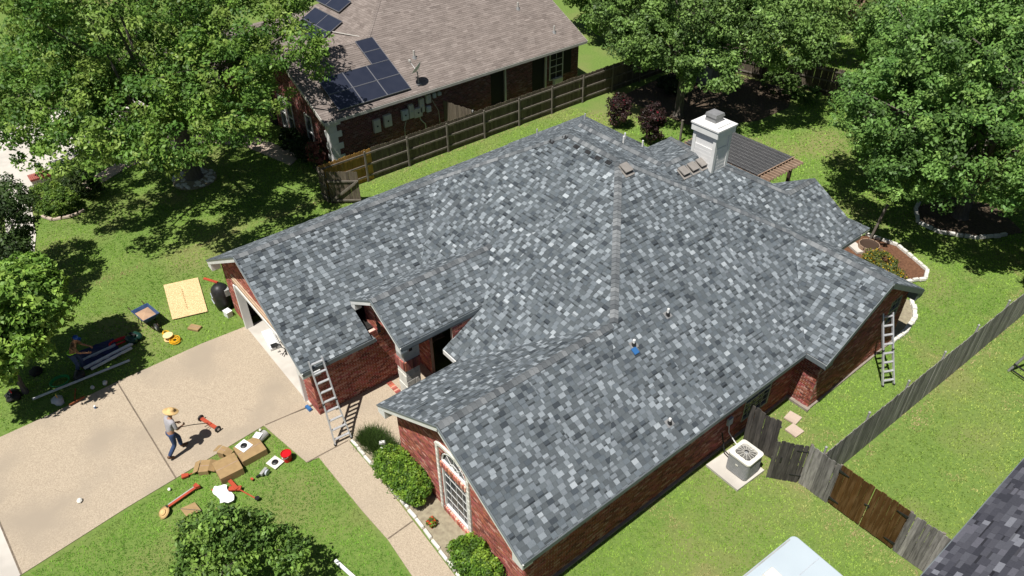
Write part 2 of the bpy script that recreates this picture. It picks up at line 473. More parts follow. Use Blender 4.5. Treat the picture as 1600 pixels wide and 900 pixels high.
WALK=[(-19.66,4.3),(-17.2,4.72),(-17.12,5.14),(-14.3,5.2),(-12.9,5.28),(-11.2,5.18),(-9,5.1),(-6,5.05),(-6,6.1),(-10.7,6.17),(-14.8,6.3),(-17.1,6.28),(-15.2,7.3),(-15.2,10.4),(-18.84,10.4),(-18.84,6.1),(-19.4,6.1)]
sheet('walkway',WALK,.024,M_aggr,.1)
def joint(a,b,z=.03,w=.035):
    m=MB();m.beam((*a,z-.004),(*b,z-.004),w*1.3,.012);return kind(m.build('expansion_joint',M_jnt),'structure')
M_jnt=pm('joint_grime',(.12,.095,.07),(.2,.16,.12),scale=8,rough=1)
sheet('driveway_apron',[(-24.98,-4.05),(-18.74,-3.72),(-18.25,-7.9),(-25.5,-7.4)],.026,M_conc)
def crack(pts):
    m=MB();P=[]
    for a,b in zip(pts,pts[1:]):
        for i in range(6): t=i/6;P.append((a[0]+(b[0]-a[0])*t+rnd.uniform(-.03,.03),a[1]+(b[1]-a[1])*t+rnd.uniform(-.03,.03),.019))
    m.tube(P,[rnd.uniform(.003,.007) for _ in P],4);kind(m.build('pavement_crack',M_jnt),'structure')
crack([(-22.6,3.0),(-22.1,3.3),(-21.9,3.2)]);crack([(-20.9,4.1),(-20.5,4.3)]);crack([(-21.4,-2.2),(-21.1,-1.9)])
joint((-25.27,.92),(-19.36,1.07));joint((-25.0,-4.03),(-18.76,-3.7));joint((-19.64,4.35),(-19.46,6.1));joint((-17.18,4.75),(-17.14,6.27));joint((-12.92,5.3),(-12.97,6.23))
sheet('garage_apron',[(-25.2,6.02),(-19.5,6.02),(-19.5,12),(-25.2,12)],.034,M_conc,.06)
ST=[(-60,3.4),(-45.5,-.6),(-37.5,-2.2),(-28,-6.2),(-15,-10),(10,-15),(10,-24),(-30,-16),(-50,-10),(-62,-6)]
sheet('street',ST,.004,M_asph)
sheet('sidewalk',[(-43.6,1.7),(-38.2,.9),(-35.6,.2),(-30,-2.3),(-24.7,-4.2),(-24.9,-5.4),(-30.5,-3.5),(-36,-1),(-38.6,-.3),(-43.9,.5)],.03,M_conc,.1)
sheet('neighbour_driveway',[(-44,-.3),(-43.6,1.9),(-45.2,3.9),(-46.5,5.6),(-46.6,12),(-53,12),(-53,2),(-58,1.5),(-58,-1)],.035,M_conc,.1)
sheet('path',[(-43.4,1.7),(-42.1,2.3),(-42.0,3.7),(-43.4,6.2),(-44.2,9.2),(-43.7,12.0),(-41.5,13.6),(-37.5,14.6),(-36.8,13.6),(-40.6,12.6),(-42.5,11.2),(-43.1,9.2),(-42.4,6.4),(-41.0,3.9),(-41.1,1.9)],.028,M_wall,.08)
sheet('flower_bed_soil',[(-17.1,6.36),(-9.0,6.25),(-8.7,7.4),(-15.3,7.4),(-16.9,7.6)],.03,M_soil,.05)
sheet('mulch_bed',[(-12.9,30.0),(-12.7,31.5),(-11.26,31.85),(-9.35,31.0),(-9.1,30.3),(-9.6,29.4),(-8.9,28.4),(-11.5,27.2),(-13.3,28.6)],.03,M_mulch,.05)
sheet('corner_bed_soil',[(-9.2,28.4),(-8.7,28.45),(-8.03,27.4),(-7.85,26.4),(-7.9,25.45),(-9.5,25.5)],.03,M_soil,.05)
sheet('patio_slab',[(-21.8,27),(-16.2,27),(-16.2,31.2),(-21.8,31.2)],.03,M_conc,.08)
sheet('tree_bed_soil',[(-12.4,35.7),(-11.6,34.4),(-10.5,34.4),(-9.1,35.4),(-8,37.5),(-10,39),(-12,38)],.02,M_leafl,.04)
sheet('bare_soil',[(-31.5,34),(-25.4,34.4),(-23.6,38),(-23.5,41),(-25,43.6),(-32.3,42)],.006,M_leafl)
# ================================================================ house one
E1,P1=2.65,.581
XL,XR,Y1,YB=-26.82,-8.40,9.99,25.77
WG=[wing(XL,XR,Y1,YB,E1,P1,'wesn'),
    wing(XL,-18.44,5.70,15.2,E1,P1,'we'),
    wing(-15.61,XR,6.91,14.6,E1,P1,'we'),
    wing(-14.5,-7.63,19.37,YB,E1,P1,'sn'),
    wing(-19.66,-16.40,8.37,14.6,3.676,P1,'we'),
    wing(-22.13,-11.15,19.5,28.03,E1,P1,'wen',),
    wing(-27.35,-22.7,21.3,26.45,2.36,P1,'wn',XL=-27.35,Y1=26.45+.45),
    wing(-22.8,-14.5,19.5,26.45,2.36,P1,'n',Y1=26.9),
    wing(-16.33,-11.15,20,27.35,E1,P1,'we')]
# rear ridge: front-facing slope that meets the rear plane at y=20.87
for i in (6,7):
    WG[i]['P']['n']=(0,-P1,5.84+P1*20.87);WG[i]['P']['s']=(0,P1,5.84-P1*20.87)
WG[6]['fp']=(-27.35,-22.9,21.6,26.9);WG[7]['P']['w']=WG[6]['P']['w'];WG[7]['fp']=(-22.9,-16.64,19.6,25.9)
WG.append(dict(fp=(-26.8,-22.9,19.6,21.6),P={'w':(P1,0,2.36+P1*27.35),'n':WG[6]['P']['n'],'s':WG[6]['P']['s']}))
HOLES=[(-18.44,-16.40,9.9,11.756,0),(-19.62,-18.4,8.71,15.3,1)]
house=thing('brick_house','red brick single-storey house under a new grey shingle hip roof with three gables','house',(-17,15,0))
F1=roof_faces(WG,HOLES)
GT=[(.05,.056,.062),(.072,.081,.089),(.1,.111,.119),(.125,.137,.146),(.15,.162,.171),(.18,.191,.2),(.215,.228,.236),(.275,.288,.296),(.36,.37,.375)]
GW=[1.0,1.1,1.0,1.3,2.0,2.6,2.8,2.1,.4]
def tone1(rr):
    c=rr.choices(GT,GW)[0];k=rr.uniform(.88,1.04);return (c[0]*k*.92,c[1]*k*.98,c[2]*k*1.03)
roof=deck(F1,house);roof.name='roof'
pcs=shingles(F1,.15,(.145,.24),tone1,seed=11,gap=(.11,.29),slot=.25)
emit(pcs,'shingle',M_sh,roof,300,'shingle_field')
CT=[(.085,.093,.1),(.105,.114,.122),(.125,.135,.142),(.15,.16,.167),(.19,.2,.207)]
def tonec(rr): return rr.choice(CT)
LN=[((-22.63,5.7),(-22.63,14.18)),((-22.63,14.18),(-18.93,17.88)),((-18.93,17.88),(-16.29,17.88)),((-16.29,17.88),(-12.005,13.6)),((-12.005,6.91),(-12.005,13.6)),((-16.29,17.88),(-11.6,22.57)),((-11.6,22.57),(-7.63,22.57)),((-18.03,8.37),(-18.03,13.4)),((-16.64,20.87),(-16.64,22.54)),((-16.64,22.54),(-13.74,25.44)),((-13.74,25.44),(-13.74,27.35)),((-21.4,20.87),(-16.64,20.87)),((-16.64,22.54),(-22.1,28.0))]
cp=caps(LN,WG,tonec)
emit(cp,'ridge_cap',M_sh,roof,300,'ridge_cap_row')
# fascia, rakes
def fasc(pts,mat,h=.17,name='fascia',dz=-.115,th=.03):
    m=MB()
    for a,b in pts:
        m.beam((a[0],a[1],a[2]+dz),(b[0],b[1],b[2]+dz),th,h)
    return m.build(name,mat,house)
def rz(x,y,w=None): return roofz(WG if w is None else [WG[i] for i in w],x,y)
def pt(x,y,w=None): return (x,y,rz(x,y,w))
e=.012
# eave fascias
fasc([((-18.44+e,5.7,E1),(-18.44+e,8.5,E1))],M_fascia,name='eave_fascia')
fasc([((XR+e,6.91,E1),(XR+e,19.37,E1)),((XR,19.37-e,E1),(-7.63,19.37-e,E1))],M_fascia,name='eave_fascia')
fasc([((-16.4+e,8.37,3.676),(-16.4+e,11.75,3.676))],M_fascia,name='eave_fascia')
fasc([((-16.4,Y1-e,E1),(-15.6,Y1-e,E1))],M_white,name='eave_fascia')
fasc([((-11.15+e,25.8,E1),(-11.15+e,27.35,E1))],M_fascia,name='eave_fascia')
fasc([((XL-e,5.7,E1),(XL-e,21.6,E1)),((-27.35-e,21.6,2.36),(-27.35-e,26.9,2.36)),((-27.35,26.9+e,2.36),(-22.9,26.9+e,2.36)),((-27.35,21.6-e,2.36),(-26.82,21.6-e,2.62))],M_white,name='eave_fascia')
# rakes: a dark drip edge over a white board
def rake(x0,x1,y,w,mat=M_white,base=None):
    xm=(x0+x1)/2
    zz=lambda x:rz(x,y,w)
    A=(x0,y-e,zz(x0+1e-5));B=(xm,y-e,zz(xm));C=(x1,y-e,zz(x1-1e-5))
    fasc([(A,B),(B,C)],mat,.17,'rake_board',-.12,.03)
    m=MB()
    for a,b in ((A,B),(B,C)): m.beam((a[0],a[1]-.02,a[2]-.012),(b[0],b[1]-.02,b[2]-.012),.045,.04)
    m.build('drip_edge',M_fascia,house)
rake(XL,-18.44,5.70,[1]);rake(-15.61,XR,6.91,[2]);rake(-19.66,-16.4,8.37,[4])
ym=(19.37+YB)/2
fasc([((-7.63+e,19.37,E1),(-7.63+e,ym,rz(-7.64,ym))),((-7.63+e,ym,rz(-7.64,ym)),(-7.63+e,YB,E1))],M_fascia,.2,'rake_board',-.12)
fasc([((-16.4-e,11.75,rz(-16.39,11.75,[0])),(-16.4-e,Y1,E1))],M_fascia,.14,'rake_board',-.09)
fasc([((-16.33,27.36,E1),(-13.74,27.36,rz(-13.74,27.34))),((-13.74,27.36,rz(-13.74,27.34)),(-11.15,27.36,E1))],M_white,.17,'rake_board',-.12)
# boxed cornice returns at the eave ends of the gables
def creturn(x,y,sx,z=E1,dx=.42,dy=.36):
    m=MB();z1=z-.06
    m.extr([(x,y-.02,z1),(x-sx*dx,y-.02,z1+P1*dx*.9),(x-sx*dx,y-.02,z1-.26),(x,y-.02,z1-.26)],(0,dy,0));m.build('cornice_return',M_white,house)
creturn(-18.44,5.70,1);creturn(XL,5.70,-1);creturn(XR,6.91,1);creturn(-15.61,6.91,-1);creturn(-16.4,8.37,1,3.676,.3,.25);creturn(-19.66,8.37,-1,3.676,.3,.25)
m=MB();m.extr([(-7.62,YB,E1-.04),(-7.62,YB-.5,E1+.2),(-7.62,YB-.5,E1-.3),(-7.62,YB,E1-.3)],(-.34,0,0));m.build('cornice_return',M_fascia,house)
m=MB();m.extr([(-7.62,19.37,E1-.04),(-7.62,19.8,E1+.18),(-7.62,19.8,E1-.26),(-7.62,19.37,E1-.26)],(-.3,0,0));m.build('cornice_return',M_fascia,house)
# flat soffit under the side eaves
m=MB()
m.box((-8.6,13.3,E1-.2),(.4,12.2,.03));m.box((-18.64,7.2,E1-.2),(.38,2.7,.03));m.box((-16.6,10.1,3.44),(.4,3.2,.03));m.build('eave_soffit',M_fascia,house)
# -------- walls
br=[]
gz=lambda xl,xr,E=E1:(lambda x:min(E+P1*(x-xl),E+P1*(xr-x))-.13)
tg=gz(XL,-18.44)
DL,DR,DH=-25.15,-19.75,2.25
br+=wall((-26.42,6.1),(-18.84,6.1),lambda s:tg(-26.42+s),holes=[(DL+26.42,DR+26.42,0,DH)],parent=house,seed=21,breaks=[-22.63+26.42])
br+=wall((-18.84,6.1),(-18.84,10.4),lambda s:E1-.05 if s<2.74 else 3.9,parent=house,seed=22,breaks=[2.74])
br+=wall((-19.5,8.76),(-18.71,8.76),lambda s:3.676+P1*(-19.5+s+19.66)-.15,z0=2.5,parent=house,seed=35,mortar=M_dark)  # dark mortar here and below puts the entry gable's shade into the colour
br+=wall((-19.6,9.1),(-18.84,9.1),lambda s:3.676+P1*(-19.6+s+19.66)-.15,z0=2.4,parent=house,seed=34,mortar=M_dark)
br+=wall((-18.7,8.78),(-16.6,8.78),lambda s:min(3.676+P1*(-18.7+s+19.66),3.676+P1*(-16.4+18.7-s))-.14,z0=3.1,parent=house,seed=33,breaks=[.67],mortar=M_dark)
br+=wall((-18.84,10.4),(-18.0,10.4),lambda s:3.2,parent=house,seed=23)
br+=wall((-16.4,10.4),(-15.2,10.4),lambda s:E1+.1,parent=house,seed=24)
br+=wall((-18.84,12.0),(-16.4,12.0),lambda s:3.6,parent=house,seed=25)
br+=wall((-16.4,10.4),(-16.4,12.0),lambda s:3.4,parent=house,seed=26)
tf=gz(-15.61,XR)
wxl,wxr=-12.68,-11.42;wc=(wxl+wxr)/2
front=wall((-15.2,7.31),(-8.8,7.31),lambda s:tf(-15.2+s),holes=[(wxl-.04+15.2,wxr+.04+15.2,.22,3.02)],parent=house,seed=27,breaks=[3.195])
east=wall((-8.8,7.31),(-8.8,19.77),lambda s:E1-.1,holes=[(9.6,11.1,.55,2.2)],parent=house,seed=28)
br+=east
br+=wall((-8.8,19.77),(-7.95,19.77),lambda s:E1-.1,parent=house,seed=29)
tr=lambda s:min(E1+P1*(19.77+s-19.37),E1+P1*(YB-19.77-s))-.13
br+=wall((-7.96,19.77),(-7.96,25.37),tr,holes=[(4.3,5.1,1.5,2.7)],parent=house,seed=30,breaks=[2.8])
br+=wall((-8.8,25.37),(-15.2,25.37),lambda s:E1-.1,parent=house,seed=31)[:1]
br+=wall((-11.55,25.37),(-11.55,26.95),lambda s:E1-.1,parent=house,seed=32)
front.sort(key=lambda p:p[0])
for d,vs,fs,c in front[:300]: MB().add(vs,fs,c).build('brick',M_brick,house)
m=MB()
for d,vs,fs,c in front[300:]+br: m.add(vs,fs,c)
kind(m.build('brickwork',M_brick,house),'stuff')
# hidden walls and core
m=MB()
m.box((-26.45,14,1.3),(.1,15.8,2.6));m.box((-26.8,23.8,1.15),(.1,4.6,2.3));m.box((-24.8,26.1,1.15),(4,.1,2.3));m.box((-15.15,8.9,1.3),(.1,3.0,2.6));m.box((-18.8,27.4,1.3),(5.5,.1,2.6));m.box((-13.7,26.92,1.3),(4.3,.1,2.6))
m.build('rear_wall',M_brick,house)
m=MB();m.box((-18,13.5,3.2),(.1,2,1));m.box((-17.6,11.9,1.6),(1.1,.06,3.0));m.build('porch_shade_wall',M_dark,house)  # near-black sheets: the shade of the porch recess is put into their colour
# garage opening
m=MB();m.box((DL+.07,6.12,DH/2),(.14,.3,DH));m.box((DR-.07,6.12,DH/2),(.14,.3,DH));m.box((wc*0+(DL+DR)/2,6.14,DH-.06),(DR-DL,.24,.12));m.build('garage_door_frame',M_white,house)
m=MB();m.box(((DL+DR)/2,6.075,DH+.09),(DR-DL+.4,.06,.14));m.box(((DL+DR)/2,6.07,DH+.34),(DR-DL+.4,.05,.06));m.build('door_header_trim',M_tan,house)
m=MB()
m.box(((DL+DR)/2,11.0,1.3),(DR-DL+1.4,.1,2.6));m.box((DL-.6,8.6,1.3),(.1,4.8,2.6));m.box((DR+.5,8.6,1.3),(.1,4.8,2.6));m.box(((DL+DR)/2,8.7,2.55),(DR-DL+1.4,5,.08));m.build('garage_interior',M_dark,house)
m=MB();m.box((DR-.35,6.5,.55),(.5,.5,1.0));m.box((-21.1,7.2,.6),(1.5,.5,1.1));m.box((-23.4,7.3,.5),(.9,.6,.9));m.build('garage_cabinet',M_grey,house)
m=MB()
for i in range(6): m.tube([(-22.9+.25*math.sin(i*1.1),6.5+.15*math.cos(i*1.1),.08+.05*i),(-22.7+.25*math.sin(i*1.1+1),6.45+.15*math.cos(i*1.1+1),.1+.05*i)],.02)
m.build('power_cable',M_black,house)
# porch column
c=thing('porch_column','white stone porch column with a brick band beside the dark entry','column',(-16.86,8.82,0))
def stonepile(c,x,y,w,z0,z1,mat,n,seed):
    rr=random.Random(seed);h=(z1-z0)/n
    for k in range(n):
        zc=z0+h*(k+.5);cut=rr.uniform(-.1,.1)
        for (a,b) in ((-w/2,cut),(cut,w/2)):
            m=MB();j=rr.uniform(-.012,.02)
            if k%2:m.box((x+(a+b)/2,y,zc),(b-a-.012,w+j,h-.012))
            else:m.box((x,y+(a+b)/2,zc),(w+j,b-a-.012,h-.012))
            m.build('stone',mat,c,bevel=.012)
stonepile(c,-16.86,8.82,.56,0,2.35,M_stone,9,4)
m=MB();rr=random.Random(3)
for k in range(8):
    for (dx,dy,w,h) in ((k*.074-.26,-.3,.064,.03),(k*.074-.26,.3,.064,.03)): m.box((-16.86+dx,8.82+dy,2.56),(w,h+.5 if 0 else .05,.38),c_=brick_tone(rr))
    for s in (-.3,.3): m.box((-16.86+s,8.82+k*.074-.26,2.56),(.05,.064,.38),c_=brick_tone(rr))
m.build('soldier_band',M_brick,c)
m=MB();m.box((-16.86,8.82,1.2),(.5,.5,2.3));m.box((-16.86,8.82,2.56),(.56,.56,.36));m.build('core',M_mortar2,c)
m=MB();m.box((-16.86,8.86,3.05),(.5,.62,.62));m.build('porch_beam',M_galv,house)
m=MB();m.box((-16.7,10.5,3.35),(.2,2.6,.3));m.build('porch_shade_lintel',M_dark,house)  # near-black: the dark void under the entry eave is put into its colour
m=MB()
rr=random.Random(9)
for k in range(14):
    m.box((-18.66+k*.075,8.86,.035),(.066,.2,.03),c_=brick_tone(rr,(.42,.12,.08)))
m.build('brick_inlay',M_brick,house)
# -------- front window
wy=7.31
win=MB()
win.box((wc,wy+.02,.27),(wxr-wxl,.08,.07));win.box((wc,wy+.02,2.14),(wxr-wxl,.08,.07))
for x in (wxl+.03,wxr-.03): win.box((x,wy+.02,1.2),(.06,.08,1.86))
w=win.build('window',M_white,house)
m=MB();m.box((wc,wy+.06,1.2),(wxr-wxl,.02,1.9));m.build('pane',M_glass,w)
m=MB()
for i in range(1,4): m.box((wxl+(wxr-wxl)*i/4,wy+.04,1.2),(.014,.012,1.86))
for i in range(1,5): m.box((wc,wy+.038,.27+1.87*i/5),(wxr-wxl,.012,.014))
m.build('muntin',M_white,w)
# arched light
ar=MB();r=(wxr-wxl)/2-.02;za=2.38
pts=[(wc+r*math.cos(t),wy+.02,za+.04+.6*math.sin(t)) for t in [math.pi*i/14 for i in range(15)]]
ar.tube(pts,.035,4);ar.beam((wc-r,wy+.02,za+.03),(wc+r,wy+.02,za+.03),.07,.06)
w2=ar.build('arched_window',M_white,house)
m=MB()
for i in range(1,4):
    t=math.pi*i/4;m.beam((wc,wy+.03,za+.05),(wc+r*math.cos(t),wy+.03,za+.04+.6*math.sin(t)),.014,.014)
m.tube([(wc+.25*math.cos(t),wy+.03,za+.05+.24*math.sin(t)) for t in [math.pi*i/8 for i in range(9)]],.012,4)
m.build('muntin',M_white,w2)
m=MB();m.extr([(wc+r*math.cos(t),wy+.06,za+.04+.6*math.sin(t)) for t in [math.pi*i/14 for i in range(15)]],(0,.02,0));m.build('pane',M_glass,w2)
# spandrel corners around the arch (brick)
m=MB();rr=random.Random(5)
k=0
zb=za+.06
while zb<3.0:
    hw=r*math.sqrt(max(0,1-((zb-za-.04)/.62)**2))+.05
    for s in (-1,1):
        if r+.06-hw>.03:m.box((wc+s*(hw+r+.06)/2,wy+.0,zb+.03),(r+.06-hw,.05,.066),c_=brick_tone(rr))
    zb+=.077
kind(m.build('spandrel_bricks',M_brick,house),'stuff')
# soldier courses, sill, white trim columns and arch
rr=random.Random(6)
def band(z,h,x0,x1,proud,nm):
    n=int((x1-x0)/.085);dx=(x1-x0)/n
    mm=MB();mm.box(((x0+x1)/2,wy-proud/2+.01,z),(x1-x0,proud,h*.94));mm.build(nm+'_mortar',M_mortar,house)
    for i in range(n):
        a=MB();a.box((x0+dx*(i+.5),wy-proud/2-.008,z),(dx*.66,proud+.012,h),c_=brick_tone(rr,(.5,.17,.12)));a.build('soldier_brick',M_brick,house)
band(2.28,.2,wxl-.02,wxr+.02,.05,'header');band(.12,.2,wxl-.02,wxr+.02,.07,'sill')
for x in (wxl-.13,wxr+.13):
    for i in range(14):
        a=MB();a.box((x,wy-.04,.02+.215*(i+.5)),(.11,.07,.2));a.build('trim_block',M_stone,house,bevel=.01)
pts=[(wc+(r+.2)*math.cos(t),wy-.03,3.0+.2*math.sin(t)) for t in [math.pi*i/12 for i in range(13)]]
m=MB()
for a,b in zip(pts,pts[1:]): m.beam(a,b,.08,.11)
m.build('arch_trim',M_stone,house)
# side windows
def sidewin(x,y0,y1,z0,z1,nx=3,nz=4,mat=M_grey):
    m=MB()
    for y in (y0+.03,y1-.03): m.box((x,y,(z0+z1)/2),(.08,.06,z1-z0))
    for z in (z0+.03,z1-.03,(z0+z1)/2): m.box((x,(y0+y1)/2,z),(.075,y1-y0,.05))
    w=m.build('window',mat,house)
    m=MB();m.box((x-.05,(y0+y1)/2,(z0+z1)/2),(.02,y1-y0,z1-z0));m.build('pane',M_glass,w)
    m=MB()
    for i in range(1,nx):m.box((x,y0+(y1-y0)*i/nx,(z0+z1)/2),(.03,.022,z1-z0))
    for i in range(1,nz):m.box((x,(y0+y1)/2,z0+(z1-z0)*i/nz),(.028,y1-y0,.022))
    m.build('muntin',mat,w)
sidewin(-8.84,16.92,18.4,.55,2.2,4,6);sidewin(-8.0,24.08,24.86,1.5,2.7,3,4)
# -------- roof fittings
def pz_(x,y): return roofz(WG,x,y)
def vpipe(x,y,h=.3,r=.05,fl=M_lead,pm_=M_pvc,extra=None):
    z=pz_(x,y)
    m=MB();m.box((x,y,z+.035),(.24,.26,.012),M=Matrix.Rotation(math.atan(P1),3,'Y'));b=m.build('flashing',M_grey,roof)
    m=MB();m.lathe([(.09,-.03),(r+.015,.08),(r+.005,.1)],(x,y,z+.03),12);m.build('boot',M_black,roof)
    m=MB();m.tube([(x,y,z-.05),(x,y,z+h)],r,10);m.build('vent_pipe',pm_,roof)
vpipe(-11.43,15.5,.28,.04);vpipe(-9.02,13.12,.22,.04)
vpipe(-11.21,13.71,.24,.045,M_lead,M_pvc)
m=MB();m.box((-11.05,13.62,pz_(-11.05,13.62)+.05),(.22,.2,.02),M=Matrix.Rotation(math.atan(P1),3,'Y'));m.build('blue_sealant_patch',M_bluew,roof)
for (x,y) in ((-25.2,21.7),(-21.6,24.0),(-21.0,24.6),(-19.5,21.6),(-24.5,24.2)): 
    z=pz_(x,y);m=MB();m.tube([(x,y,z-.05),(x,y,z+.35)],.04,8);m.build('vent_pipe',M_pvc if x>-24.4 else M_alu,roof)
def turtle(x,y,k=1):
    z=pz_(x,y);M=Matrix.Rotation(math.atan(P1),3,'Y')
    m=MB();m.box((x,y,z+.04),(.5*k,.46*k,.012),M=M);b=m.build('roof_vent',M_vent,roof)
    M2=Matrix.Rotation(math.atan(P1)-.12,3,'Y')
    m=MB();m.box((x-.02,y,z+.15),(.4*k,.36*k,.04),M=M2);m.box((x-.14,y,z+.17),(.06,.34*k,.1),M=M2)
    m.build('roof_vent_hood',M_vent,b)
    m=MB();m.box((x,y,z+.09),(.32*k,.32*k,.08),M=M2);m.build('roof_vent_throat',M_black,b)
turtle(-15.85,17.85);turtle(-16.05,21.45);turtle(-16.05,21.98);turtle(-16.05,22.5)
# dark patches on the starter strips by the ridge
rr=random.Random(12)
for (x,y,s) in ((-19.3,17.35,'s'),(-18.95,17.72,'s'),(-18.2,17.6,'s'),(-17.6,17.62,'s'),(-17.05,17.6,'s'),(-16.55,17.63,'s')):
    z=pz_(x,y);m=MB();m.box((x,y,z+.04),(.24,.15,.01),M=Matrix.Rotation(math.atan(P1),3,'X'));m.build('dark_starter_patch',M_black,roof)
# small fittings on the east wall
m=MB();m.box((-8.75,16.1,1.25),(.1,.22,.3));m.build('disconnect_box',M_lead,house)
m=MB();m.tube([(-8.74,16.1,1.1),(-8.72,16.15,.7),(-8.5,16.2,.45),(-8.2,16.15,.35)],.018,5);m.build('conduit',M_pvc,house)
# concrete footing
m=MB();m.box((-8.76,13.5,.03),(.1,12.6,.08));m.box((-7.93,22.6,.03),(.1,5.9,.08));m.box((-8.35,19.7,.05),(1.0,.14,.1));m.build('footing',M_leafl2,house)
# -------- chimney
chx,chy=-16.2,23.1
ch=thing('chimney','white sided chimney with a flat cap and dark flue standing behind the roof ridge','chimney',(chx,chy,3.5))
cw,cl_=1.1,.92
m=MB();m.box((chx,chy,5.1),(cw-.06,cl_-.06,4.2));m.build('chase',M_chim,ch)
for k in range(19):
    z=3.3+k*.155
    if z>6.6:break
    for s in (-1,1):
        m=MB();M=Matrix.Rotation(.02*-s,3,'X');m.box((chx,chy+s*(cl_/2-.015),z+.08),(cw-.22,.022,.155),M=M);m.build('siding_board',M_chim,ch)
        m=MB();M=Matrix.Rotation(.02*s,3,'Y');m.box((chx+s*(cw/2-.015),chy,z+.08),(.022,cl_-.22,.155),M=M);m.build('siding_board',M_chim,ch)
m=MB()
for a in(-1,1):
    for b in (-1,1):m.box((chx+a*(cw/2-.05),chy+b*(cl_/2-.05),5.0),(.14,.14,3.6))
m.build('corner_board',M_white,ch)
m=MB();m.box((chx,chy,6.93),(cw+.2,cl_+.2,.3));m.build('cap',M_white,ch,bevel=.015)
m=MB();m.box((chx,chy,7.10),(cw+.26,cl_+.26,.06));m.box((chx,chy,7.14),(cw+.1,cl_+.1,.04),taper=.9);m.build('cap_top',M_chim,ch)
m=MB();m.box((chx-.05,chy+.02,7.28),(.52,.5,.26),taper=.92);m.build('flue',M_grey,ch)
m=MB();m.box((chx-.05,chy+.02,7.46),(.56,.54,.12),taper=.9);m.build('flue_cap',M_grey,ch)
# ================================================================ fences
def picket(w,h,t=.018,dog=.03):
    m=MB();x=w/2
    pts=[(-x,0,0),(x,0,0),(x,0,h-dog),(x-dog,0,h),(-x+dog,0,h),(-x,0,h-dog)]
    m.extr(pts,(0,t,0));return m
PK={}
def fence(name,label,A,B,mat,railside=1,h=1.83,bw=.14,post=2.4,cat='fence',rails=(.3,.95,1.6),postmat=None,railmat=None,group=None,seed=1,lean=0,postr=0,own=None,jit=.02):
    rr=random.Random(seed)
    A=Vector((*A,0));B=Vector((*B,0));d=B-A;L=d.length;ang=math.atan2(d.y,d.x)
    f=thing(name,label,cat,tuple(A),ang,group)
    if lean:f.rotation_euler=(lean,0,ang)
    n=max(1,round(L/(bw+.005)))
    if L<4:bw=L/n-.005
    key=(round(h,2),round(bw,3),mat.name)
    if key not in PK:
        PK[key]=[picket(bw,h*(1+k*.008)).mesh('board',mat) for k in range(-1,2)]
    for i in range(n):
        x=L*(i+.5)/n
        mt=PK[key][rr.randrange(3)]
        if own and own(x):mt=own(x)
        inst('board',mt,f,(x,rr.uniform(-.004,.004),rr.uniform(-jit,jit)),(0,rr.uniform(-.008,.008),0))
    rm=railmat or M_rail
    ys=railside*.035+(.018 if railside>0 else 0)
    for z in rails:
        m=MB();m.box((L/2,ys,z),(L,.04,.085));m.build('rail',rm,f,world=False)
    if post:
        k=max(1,round(L/post))
        for i in range(k+1):
            m=MB();x=L*i/k;y=ys+railside*.05
            if postr:m.tube([(x,y,0),(x,y,h+.08)],postr,8)
            else:m.box((x,y,(h-.05)/2),(.09,.06,h-.05))
            m.build('post',postmat or rm,f,world=False)
            if postr:
                m=MB();m.lathe([(.04,h+.06),(.045,h+.1),(.02,h+.13)],(x,y,0),8);m.build('post_cap',postmat,f,world=False)
    return f
ymesh=[picket(.14,1.83).mesh('board',M_fenY),picket(.14,1.8).mesh('board',M_fenY)]
fence('board_fence','weathered grey-brown board fence with three rails and the first bay in new yellow cedar',(-32.5,13.4),(-32.5,42.2),M_fenB,-1,post=2.62,own=lambda x:ymesh[int(x*7)%2] if x<3.0 else None,seed=2)
fence('board_fence','dark grey-brown board fence at the far end of the back lawn, below the background trees',(-32.4,42.3),(-17.5,45.8),M_fenB,-1,post=2.5,seed=3)
fence('board_fence','board fence continuing behind the big tree at the right of the back yard',(-17.4,45.8),(-4.9,47.5),M_fenB,-1,post=2.5,seed=33)
fence('board_fence','long weathered grey board fence between the two green side yards, small metal post caps',(-5.78,16.95),(-4.85,47.4),M_fenW,1,post=2.4,postmat=M_galv,postr=.035,seed=4,rails=(.3,.95,1.6),jit=.03)
fence('fence_panel','grey weathered fence panel joining the side fence to the brown double gate',(-6.25,16.74),(-5.22,16.74),M_fenW,1,post=1.0,seed=5,bw=.15)
fence('fence_panel','grey weathered fence panel between the brown double gate and the dark shingle roof',(-3.03,16.78),(-1.2,16.82),M_fenW,1,post=1.2,seed=6,bw=.15)
fence('fence_panel','dark ragged fence panel standing beside the air conditioner against the brick wall',(-8.5,16.8),(-7.36,16.86),M_fenD,1,post=0,seed=7,bw=.19,jit=.05,lean=.03)
# stained double gate, two leaves
def gate_leaf(x0,x1,label,hinge):
    g=thing('gate',label,'gate',(x0,16.76,0),0,'brown double gate')
    n=max(1,round((x1-x0)/.175));bw=(x1-x0)/n
    pk=[picket(bw-.006,1.80+.02*j,dog=.02).mesh('board',M_fenG) for j in range(2)]
    for i in range(n): inst('board',pk[i%2],g,((i+.5)*bw,rnd.uniform(-.005,.005),.06+rnd.uniform(-.015,.015)))
    for z in (.3,1.0,1.65):
        m=MB();m.box(((x1-x0)/2,.05,z),(x1-x0-.04,.04,.09));m.build('rail',M_fenG,g,world=False)
    hx=0.02 if hinge<0 else (x1-x0-.02)
    for z in (.32,1.62):
        m=MB();s=1 if hinge<0 else -1
        m.extr([(hx-s*.04,-.018,z-.05),(hx+s*.04,-.018,z-.05),(hx+s*.3,-.018,z-.012),(hx+s*.3,-.018,z+.012),(hx+s*.04,-.018,z+.05),(hx-s*.04,-.018,z+.05)],(0,-.012,0))
        m.build('strap_hinge',M_black,g,world=False)
    return g
